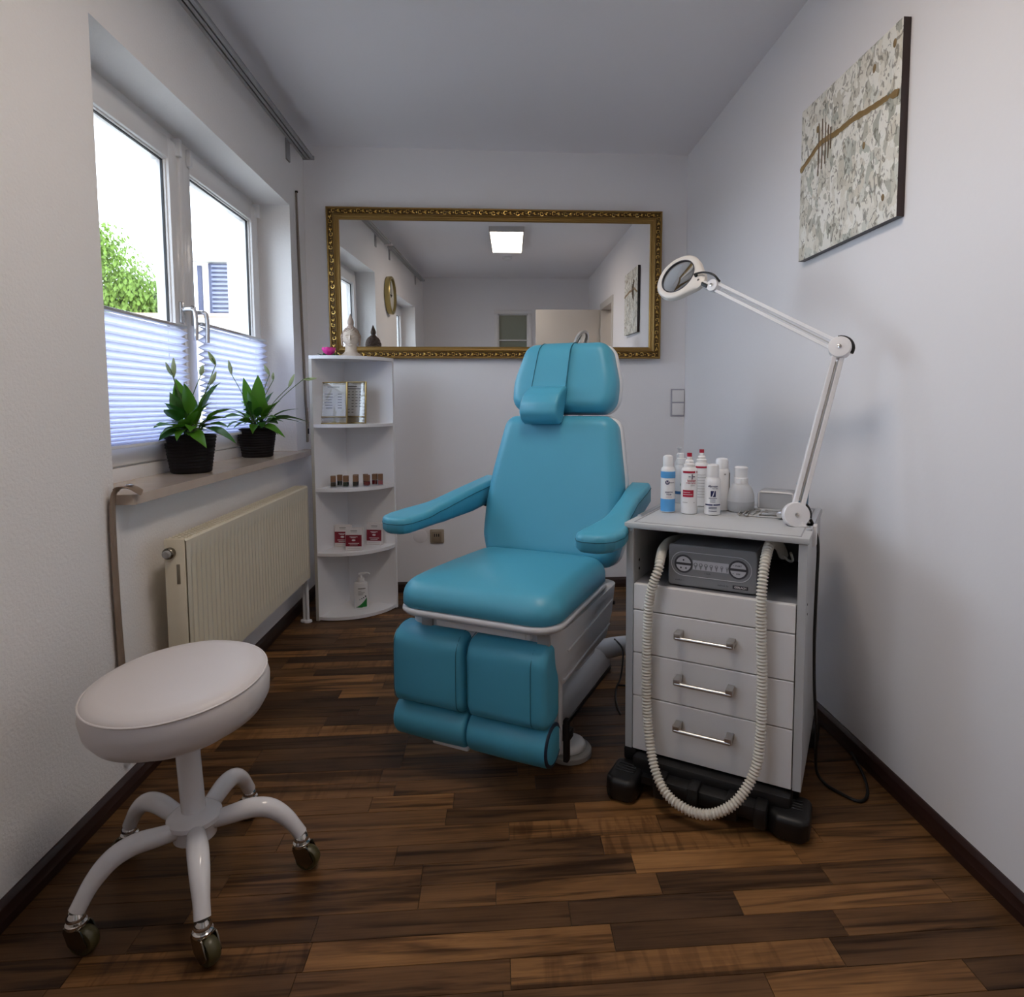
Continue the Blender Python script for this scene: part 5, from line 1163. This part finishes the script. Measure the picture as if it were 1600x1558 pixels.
# bottles
def bottle(name, label, u, v, prof, m, n=28, group=None, sx=1, sy=1, rz=0.0):
    t = cart_thing(name, label, 'bottle', u, v, .7578, rz, group); m_ = MB(); m_.lathe(prof, n, sx=sx, sy=sy); return t, obj('bottle_body', m_, m, t, sharp=50)
FA = 0.38   # prints face the camera, so turn them on the bottle
def band(m_, r, z0, z1, a0, a1, e=.0006, n=20):
    vs = []
    for k in range(n+1):
        a = a0+(a1-a0)*k/n; vs += [((r+e)*math.sin(a), -(r+e)*math.cos(a), z0), ((r+e)*math.sin(a), -(r+e)*math.cos(a), z1)]
    m_.add(vs, [(2*i, 2*i+2, 2*i+3, 2*i+1) for i in range(n)])
def wtext(m_, s_, size, r, z, a0, bold=False, align='CENTER', e=.0008):
    vs, fs = text_mb(s_, size, .0001, align, bold); m_.add([((r+e+c_)*math.sin(a0+a_/r), -(r+e+c_)*math.cos(a0+a_/r), z+b_) for a_, b_, c_ in vs], fs)
t, bd = bottle('spray_can', 'white spray can with sky blue bands, leftmost bottle on the cart', .058, .208, [(.018, 0), (.0215, .002), (.0215, .128), (.020, .135), (.016, .139), (.0155, .141)], M['whiteplast'])
m_ = MB(); m_.lathe([(.0155, .140), (.0158, .166), (.014, .172), (.008, .175), (0, .1755)], 24); obj('cap', m_, M['whiteplast'], t)
m_ = MB(); band(m_, .0215, .106, .126, -PI, PI, n=36); obj('blue_band', m_, M['blue'], bd)
m_ = MB(); band(m_, .0215, .004, .042, -PI, PI, n=36); obj('blue_band', m_, M['blue'], bd)
m_ = MB(); m_.add([(.0222*math.sin(-.18+FA+.0065*math.cos(a)/.0222), -.0224*math.cos(-.18+FA+.0065*math.cos(a)/.0222), .093+.0065*math.sin(a)) for a in [2*PI*k/20 for k in range(20)]], [tuple(range(20))])
wtext(m_, 'protect', .0075, .0216, .093, .30+FA); wtext(m_, 'SENSITIVE', .0052, .0216, .063, .05+FA, True); wtext(m_, 'FOAM', .0052, .0216, .056, .05+FA, True); obj('navy_print', m_, M['bluedark'], bd, flat=True)
m_ = MB(); wtext(m_, 'hf', .009, .0222, .093, -.18+FA, True); obj('logo_letters', m_, M['whiteprint'], bd, flat=True)
m_ = MB(); wtext(m_, 'sensitive skin', .0034, .0216, .049, .05+FA); obj('red_print', m_, M['red'], bd, flat=True)

t, bd = bottle('pump_spray', 'frosted spray bottle with a green leaf print behind the blue-banded can', .046, .406, [(.020, 0), (.0235, .003), (.0235, .110), (.020, .122), (.013, .128), (.012, .13)], M['milk'])
m_ = MB(); m_.cyl((0, 0, .128), (0, 0, .150), .015, 20, bev=.002); m_.cyl((0, 0, .149), (0, 0, .166), .009, 16, bev=.002); m_.cyl((0, 0, .160), (-.012, -.006, .164), .004, 8); obj('spray_head', m_, M['whiteplast'], t)
m_ = MB(); pl_ = [(-.004, .050), (.004, .056), (.009, .068), (.010, .082), (.007, .098), (.003, .088), (-.005, .075), (-.008, .062)]; m_.add([(.0243*math.sin(FA+.1+x/.0243), -.0243*math.cos(FA+.1+x/.0243), z) for x, z in pl_], [tuple(range(8))]); obj('green_leaf_print', m_, M['greenprint'], bd)
m_ = MB(); band(m_, .0235, .030, .040, FA-1.1, FA+1.1); obj('petrol_band', m_, M['petrol'], bd)
t, bd = bottle('clear_dispenser', 'slim clear dispenser bottle at the back left of the bottle group', .030, .511-.07, [(.014, 0), (.017, .003), (.017, .128), (.011, .140), (.009, .144)], M['milk'])
m_ = MB(); m_.cyl((0, 0, .143), (0, 0, .160), .0105, 18, bev=.002); m_.cyl((0, 0, .16), (0, 0, .178), .0055, 12); m_.cyl((0, 0, .176), (0, 0, .184), .009, 14, bev=.002); obj('pump_head', m_, M['milk'], t)
def red_bottle(u, v, label, full):
    t, bd = bottle('disinfectant_bottle', label, u, v, [(.022, 0), (.0245, .002), (.0245, .130), (.022, .137), (.017, .140), (.016, .142)], M['whiteplast'], group='white bottles with crimson spouts')
    m_ = MB(); m_.lathe([(.0165, .139), (.0165, .150), (.013, .152), (.0125, .160), (.0085, .163), (.008, .172), (0, .172)], 24); obj('collar', m_, M['pvc'], t)
    m_ = MB(); m_.lathe([(.0075, .170), (.0075, .183), (0, .183)], 18, sx=1.0, sy=1.0); obj('spout_cap', m_, M['red'], t)
    m_ = MB(); band(m_, .0245, .124, .130, FA-.95, FA+.62); band(m_, .0245, .124, .130, FA+.86, FA+1.05)
    if full:
        band(m_, .0245, .052, .073, FA-.95, FA+.42); wtext(m_, 'bioSept', .0085, .0247, .1015, .18+FA, True); wtext(m_, 'Haut Spray', .0065, .0247, .0945, .10+FA)
    obj('crimson_print', m_, M['red'], bd)
    if full:
        m_ = MB(); wtext(m_, 'classic', .0055, .0247, .087, .30+FA); band(m_, .0247, .0345, .0360, FA-.95, FA-.30); band(m_, .0247, .0345, .0360, FA+.42, FA+.60); obj('grey_print', m_, M['plast2'], bd, flat=True)
        m_ = MB()
        for (x0, x1_, z0, z1_) in ((-.0013, .0013, .106, .121), (.002, .009, .1118, .1148), (-.011, -.004, .1122, .1145)): m_.add([(.0253*math.sin(FA+.22+x/.0253), -.0253*math.cos(FA+.22+x/.0253), z) for x, z in ((x0, z0), (x1_, z0), (x1_, z1_), (x0, z1_))], [(0, 1, 2, 3)])
        obj('cross_logo', m_, M['bluedark'], bd, flat=True)
        m_ = MB(); band(m_, .0252, .0655, .0668, FA-.86, FA+.0); band(m_, .0252, .0590, .0603, FA-.86, FA+.28); obj('white_lines', m_, M['whiteprint'], bd, flat=True)
    else:
        m_ = MB()
        for k in range(9): band(m_, .0247, .030+k*.009, .0312+k*.009, FA-.7, FA+.5-.06*(k % 3))
        obj('small_print', m_, M['plast2'], bd, flat=True)
red_bottle(.121, .216, 'white bottle with a crimson spout and round-cornered red label, in the front row', True)
red_bottle(.121, .373, 'white bottle with a crimson spout seen from the back, in the rear row', False)
t, bd = bottle('foam_can', 'white foam can with a black square logo, in the front row', .189, .226, [(.020, 0), (.0232, .002), (.0235, .098), (.0215, .108), (.017, .113), (.0165, .115)], M['whiteplast'])
m_ = MB(); m_.lathe([(.0180, .113), (.0180, .140), (.0165, .148), (.010, .1515), (0, .152)], 26); obj('cap', m_, M['whiteplast'], t)
m_ = MB(); wtext(m_, 'allpresan', .0080, .0236, .0875, .0+FA-.1, True); wtext(m_, 'foot care', .0044, .0236, .0805, .15+FA)
band(m_, .0236, .0295, .0335, FA-1.15, FA-.13); band(m_, .0236, .0295, .0335, FA-.05, FA+1.0)
for z, h_ in ((.0505, .0016), (.0455, .0014), (.040, .0014), (.023, .0018), (.0195, .0018), (.012, .0018)): band(m_, .0236, z, z+h_, FA-.62+.2*(z < .047 and z > .035), FA+.40-.2*(z < .047 and z > .035))
m_.add([(.0243*math.sin(FA-.08+x/.0243), -.0243*math.cos(FA-.08+x/.0243), z) for x, z in ((-.0075, .0565), (-.0035, .0565), (.0025, .0735), (-.0075, .0735), (.0045, .0735), (.0075, .0735), (.0075, .0555), (-.0015, .0555), (.0015, .061))], [(0, 1, 2, 3), (8, 7, 6, 5, 4)])
obj('navy_print', m_, M['bluedark'], bd, flat=True)
t, bd = bottle('white_spray_can', 'tall plain white spray can behind the foam can', .197, .317, [(.021, 0), (.0245, .002), (.0245, .118), (.021, .128), (.018, .131)], M['whiteplast'])
m_ = MB(); m_.lathe([(.0195, .130), (.0195, .153), (.017, .160), (.009, .163), (0, .163)], 26); obj('cap', m_, M['whiteplast'], t)
m_ = MB(); band(m_, .0245, .020, .118, FA+.85, FA+1.25); band(m_, .0245, .112, .116, FA+.1, FA+.35); band(m_, .0245, .018, .022, FA+.6, FA+.9); obj('grey_strip', m_, M['plast2'], bd)
t, bd = bottle('pump_dispenser', 'frosted round-shouldered pump dispenser half filled with clear liquid', .254, .322, [(.036, 0), (.040, .004), (.041, .030), (.0395, .052), (.034, .070), (.026, .082), (.021, .086)], M['milk'], n=36)
m_ = MB(); m_.lathe([(.037, .0045), (.0402, .006), (.0414, .032), (.0414, .0325), (0, .0325)], 36); obj('liquid', m_, M['milk2'], t)
m_ = MB(); m_.lathe([(.0215, .085), (.0215, .103), (.020, .105), (.0195, .127), (.0205, .130), (.0205, .135), (.016, .138), (0, .1375)], 28); obj('pump_lid', m_, M['whiteplast'], t, sharp=30)
# container, blue bottle, instruments
t = cart_thing('plastic_box', 'pale rounded plastic box standing behind the instruments', 'box', .350, .415, .7578, -.05)
m_ = MB(); m_.pad(resample(rpoly([(-.056, 0), (.056, 0), (.056, .060), (-.056, .060)], [.008, .008, .016, .016], 5), .02), .062, .006, lambda a, b, c: (a, .031-c, b), er=4); obj('box_body', m_, M['milk2'], t, sharp=50)
m_ = MB(); m_.tube([(-.050, -.0315, .006), (-.050, -.0315, .046), (-.040, -.0315, .054), (.040, -.0315, .054), (.050, -.0315, .046), (.050, -.0315, .006)], .0020, 6, sm=3); obj('lid_edge', m_, M['pvc'], t)
t = cart_thing('blue_beaker', 'small pale blue plastic beaker behind the lamp joint', 'beaker', .423, .42, .7578)
m_ = MB(); m_.lathe([(.014, 0), (.0155, .002), (.0185, .085), (.0170, .085), (.014, .004), (0, .003)], 26); obj('beaker', m_, milky('pale blue plastic', (.35, .52, .66), .5), t)
t = cart_thing('instrument_tray', 'flat brushed metal instrument tray between the bottles and the lamp', 'tray', .333, .295, .7578)
m_ = MB(); m_.box((-.050, -.055, 0), (.066, .055, .0035), bev=.001, seg=1); m_.box((-.052, .050, .002), (.068, .056, .008), bev=.001, seg=1); obj('tray_plate', m_, M['greylam'], t)
def instr(name, label, u, v, rz, fn, m):
    t = cart_thing(name, label, 'instrument', u, v, .7613, rz, 'metal instruments on the tray'); m_ = MB(); fn(m_); obj('tool', m_, m, t); return t
instr('probe', 'thin steel probe at the left edge of the instrument tray', .262, .292, 0.05, lambda m_: (m_.cyl((0, -.055, .003), (0, .055, .003), .0022, 8), m_.cyl((0, -.062, .003), (0, -.055, .003), .0030, 8)), M['steel'])
instr('file_rod', 'slim dark steel file beside the thin probe', .278, .29, 0.0, lambda m_: m_.box((-.0025, -.058, .001), (.0025, .055, .005), bev=.001), M['rail'])
instr('chisel', 'slim steel chisel right of the dark file', .291, .288, -.04, lambda m_: (m_.box((-.002, -.055, .001), (.002, .052, .0045), bev=.001), m_.box((-.004, -.062, .001), (.004, -.052, .003), bev=.0005)), M['steel'])
instr('tweezers', 'flat steel tweezers lying in the middle of the tray', .315, .285, -.12, lambda m_: (m_.box((-.013, -.045, .001), (-.006, .05, .004), bev=.001), m_.box((.006, -.045, .001), (.013, .05, .004), bev=.001), m_.box((-.013, .045, .001), (.013, .052, .004), bev=.001)), M['steel'])
instr('nail_clippers', 'dark nail clippers lying across the tray', .350, .262, .10, lambda m_: (m_.box((-.025, -.012, .001), (.022, -.004, .008), bev=.002), m_.box((-.022, .004, .001), (.025, .012, .008), bev=.002), m_.cyl((-.012, 0, 0), (-.012, 0, .010), .005, 10)), M['rail'])
instr('scissors', 'dark steel scissors at the back of the tray', .348, .318, .2, lambda m_: (m_.box((-.035, -.003, .002), (.015, .003, .005), bev=.001), m_.tube([(.015, 0, .004), (.03, .010, .004), (.038, 0, .004), (.03, -.010, .004), (.015, 0, .004)], .002, 6, sm=4)), M['rail'])
t = cart_thing('drill_handpiece', 'thick steel drill handpiece lying beside the lamp joint', 'instrument', .386, .268, .7613, -.12); m_ = MB(); Mx = frame((0, -.05, .0105), (0, 1, 0)); m_.lathe([(.004, 0), (.009, .001), (.0105, .006), (.0105, .060), (.0085, .066), (.0085, .105), (.004, .112), (0, .112)], 20, Mx); obj('tool', m_, M['steel'], t)

# ---------------------------------------------------------------- magnifier lamp
LP = thing('magnifier_lamp', 'white jointed magnifier lamp clamped to the right edge of the cart', 'lamp', (0, 0, 0))
J0 = Vector((1.856, 1.655, .787)); EL = Vector((1.991, 1.700, 1.241)); HD = Vector((1.769, 2.080, 1.477)); MG = Vector((1.686, 2.200, 1.527))
c, s_ = math.cos(CA), math.sin(CA)
def cw(u, v, z): return Vector((CT[0]+c*u-s_*v, CT[1]+s_*u+c*v, z))
a1 = (EL-J0).normalized(); a2 = (HD-EL).normalized(); vd = (Vector((1.047, .041, 1.093))-J0).normalized()
def perp(ax, toward): p = toward-ax*toward.dot(ax); return p.normalized()
n1 = perp(a1, Vector((-0.25, -1.0, 0.1))); w1 = a1.cross(n1)      # joint axis, pointing into the room
n2 = perp(a2, Vector((-0.62, -.75, 0.0))); w2 = a2.cross(n2)
def bar(m_, p0, p1, wdir, off, wd, nd, th, bev=.0015):
    d = (p1-p0); L = d.length; d.normalize(); Mt = Matrix(((wdir.x, nd.x, d.x, p0.x+wdir.x*off), (wdir.y, nd.y, d.y, p0.y+wdir.y*off), (wdir.z, nd.z, d.z, p0.z+wdir.z*off), (0, 0, 0, 1)))
    m_.box((-wd/2, -th/2, 0), (wd/2, th/2, L), Mt, bev=bev, seg=1)
for o_ in (-.0095, .0105):
    m_ = MB(); bar(m_, J0+a1*.02, EL-a1*.02, w1, o_, .0125, n1, .016); obj('lower_arm_bar', m_, M['lampwhite'], LP)
    m_ = MB(); bar(m_, EL+a2*.02, HD-a2*.012, w2, o_*1.15, .0105, n2, .014); obj('upper_arm_bar', m_, M['lampwhite'], LP)
m_ = MB(); bar(m_, J0+a1*.04, EL-a1*.04, w1, -.0005, .003, n1, .010, 0); obj('tension_spring', m_, M['steel'], LP)
m_ = MB(); bar(m_, EL+a2*.04, HD-a2*.04, w2, 0.0, .003, n2, .009, 0); obj('tension_spring', m_, M['steel'], LP)
for nm, P, nrm, r in (('base_joint', J0, n1, .0345), ('elbow_joint', EL, perp(a1, n1+n2), .0300), ('head_joint', HD, n2, .0210)):
    m_ = MB(); m_.lathe([(r*.9, -.013), (r, -.011), (r, .011), (r*.93, .0145), (r*.3, .016), (0, .016)], 36, frame(P, nrm)); jt = obj(nm, m_, M['lampwhite'], LP, sharp=30)
    m_ = MB(); m_.lathe([(.0050, .015), (.0055, .0185), (.003, .0195), (0, .0195)], 12, frame(P, nrm)); obj('screw', m_, M['chrome'], jt)
nE = perp(a1, n1+n2)
m_ = MB(); b0 = cw(.448, .150, .757); m_.box((-.020, -.012, 0), (.020, .030, .006), Matrix.Translation(b0)@Matrix.Rotation(CA, 4, 'Z'), bev=.001); m_.tube([b0+Vector((0, 0, .003)), b0+Vector((-.004, .004, .012)), J0-Vector((0, 0, .02))], .010, 12, sm=4)
m_.box((.006, -.012, -.05), (.034, .030, .006), Matrix.Translation(b0)@Matrix.Rotation(CA, 4, 'Z'), bev=.002); obj('clamp', m_, M['lampwhite'], LP)
# black cable guards and cable
def guard(P, nrm, r, a_from, a_to, name='cable_guard'):
    fr = frame(P, nrm); m_ = MB(); pts = [fr@Vector((r*math.cos(a), r*math.sin(a), -.004)) for a in [a_from+(a_to-a_from)*k/10 for k in range(11)]]; m_.tube(pts, .0065, 8); obj(name, m_, M['black'], LP)
def ang(P, nrm, target):
    fr = frame(P, nrm).inverted(); v = fr@(P+target); return math.atan2(v.y, v.x)
R_dir = Vector((.9975, -.07, 0)); U_dir = Vector((0, 0, 1))
aR = ang(EL, nE, R_dir); aU = ang(EL, nE, U_dir*1.0+R_dir*-.5); dd = (aU-aR+PI) % (2*PI)-PI; guard(EL, nE, .0315, aR-dd*.32, aR+dd*.86)
aR = ang(J0, n1, R_dir+U_dir*-.25); aU = ang(J0, n1, a1+R_dir*.6); dd = (aU-aR+PI) % (2*PI)-PI; guard(J0, n1, .037, aR, aR+dd*.95)
g0 = J0+R_dir*.040+Vector((0, 0, -.012))
cb_ = [g0, g0+Vector((.012, -.004, -.03)), cw(.485, .175, .70), cw(.484, .170, .58), cw(.483, .168, .44), cw(.487, .170, .30), cw(.494, .170, .20), Vector((1.938, 1.665, .10)), Vector((1.958, 1.690, .03)), Vector((1.972, 1.675, .008)), Vector((1.985, 1.645, .006)), Vector((2.022, 1.593, .006)), Vector((2.064, 1.617, .006)), Vector((2.105, 1.70, .006)), Vector((2.125, 1.80, .02))]
m_ = MB(); m_.tube(cb_, .0042, 10, sm=8); obj('power_cable', m_, M['rubber'], LP)
# head: neck bracket, ring housing, lens
rn = (Vector((-.07, -.995, .07))*.64 + (Vector((.9975, -.071, -.003))*-.87+Vector((.008, .0725, .997))*.5)*.77).normalized()
FRm = frame(MG, rn); NK = MG.lerp(HD, .62)
rloc = FRm.inverted(); nk = rloc@NK; an = math.atan2(nk.y, nk.x)
ro, ri = .0870, .0640; N = 72
def ring_r(a, r0, bump_):
    d = (a-an+PI) % (2*PI)-PI; return r0+bump_*math.exp(-(d/.42)**2)
secs = []
for (rr, z, bp_) in ((ri, -.006, 0), (ri, .008, 0), (ri+.004, .011, 0), (ro-.006, .009, .026), (ro, .003, .030), (ro, -.012, .030), (ro-.006, -.017, .026), (ri+.003, -.016, 0)):
    secs.append([FRm@Vector((ring_r(2*PI*k/N, rr, bp_)*math.cos(2*PI*k/N), ring_r(2*PI*k/N, rr, bp_)*math.sin(2*PI*k/N), z)) for k in range(N)])
m_ = MB(); n = len(secs); vs = [p for s2 in secs for p in s2]; m_.add(vs, [(i*N+k, i*N+(k+1) % N, ((i+1) % n)*N+(k+1) % N, ((i+1) % n)*N+k) for i in range(n) for k in range(N)]); hd = obj('ring_housing', m_, M['ivory'], LP, sharp=50)
m_ = MB(); m_.lathe([(ri-.0025, .0), (ri+.001, .0), (ri+.001, .010), (ri-.0025, .010), (ri-.0025, .0)], 64, FRm, cap=False); obj('lens_rim', m_, M['devdark'], hd)
m_ = MB(); m_.lathe([(0, .009), (ri*.5, .0075), (ri-.002, .003), (ri-.002, -.001), (ri*.5, -.0055), (0, -.007)], 48, FRm); obj('lens', m_, M['lens'], hd, sharp=80)
m_ = MB(); p_ = FRm@Vector(((ro+.010)*math.cos(an), (ro+.010)*math.sin(an), .006)); m_.lathe([(.004, 0), (.0042, .004), (0, .0045)], 12, frame(p_, rn)); obj('screw', m_, M['chrome'], hd)
m_ = MB(); e0 = FRm@Vector(((ro+.015)*math.cos(an), (ro+.015)*math.sin(an), -.004)); m_.tube([e0, e0.lerp(HD, .5)+Vector((0, 0, -.006)), HD], .012, 12, sm=4, rf=lambda f, l: .010+.007*f); obj('neck', m_, M['lampwhite'], LP)
m_ = MB(); pm_ = e0.lerp(HD, .42)+n2*.008+Vector((0, 0, -.006)); m_.box((-.008, -.006, -.014), (.008, .006, .014), frame(pm_, a2), bev=.002); obj('lock_knob', m_, M['black'], LP)
q0 = FRm@Vector(((ro-.006)*math.cos(an+.16), (ro-.006)*math.sin(an+.16), .012)); m_ = MB(); m_.tube([q0, q0+rn*.008, q0.lerp(HD, .35)+Vector((0, -.01, .020)), HD+Vector((-.01, -.018, .033)), HD-a2*.02+Vector((0, -.012, .018))], .0036, 8, sm=6); m_.sphere(q0, .0065, 10, 6); obj('head_cable', m_, M['rubber'], LP)
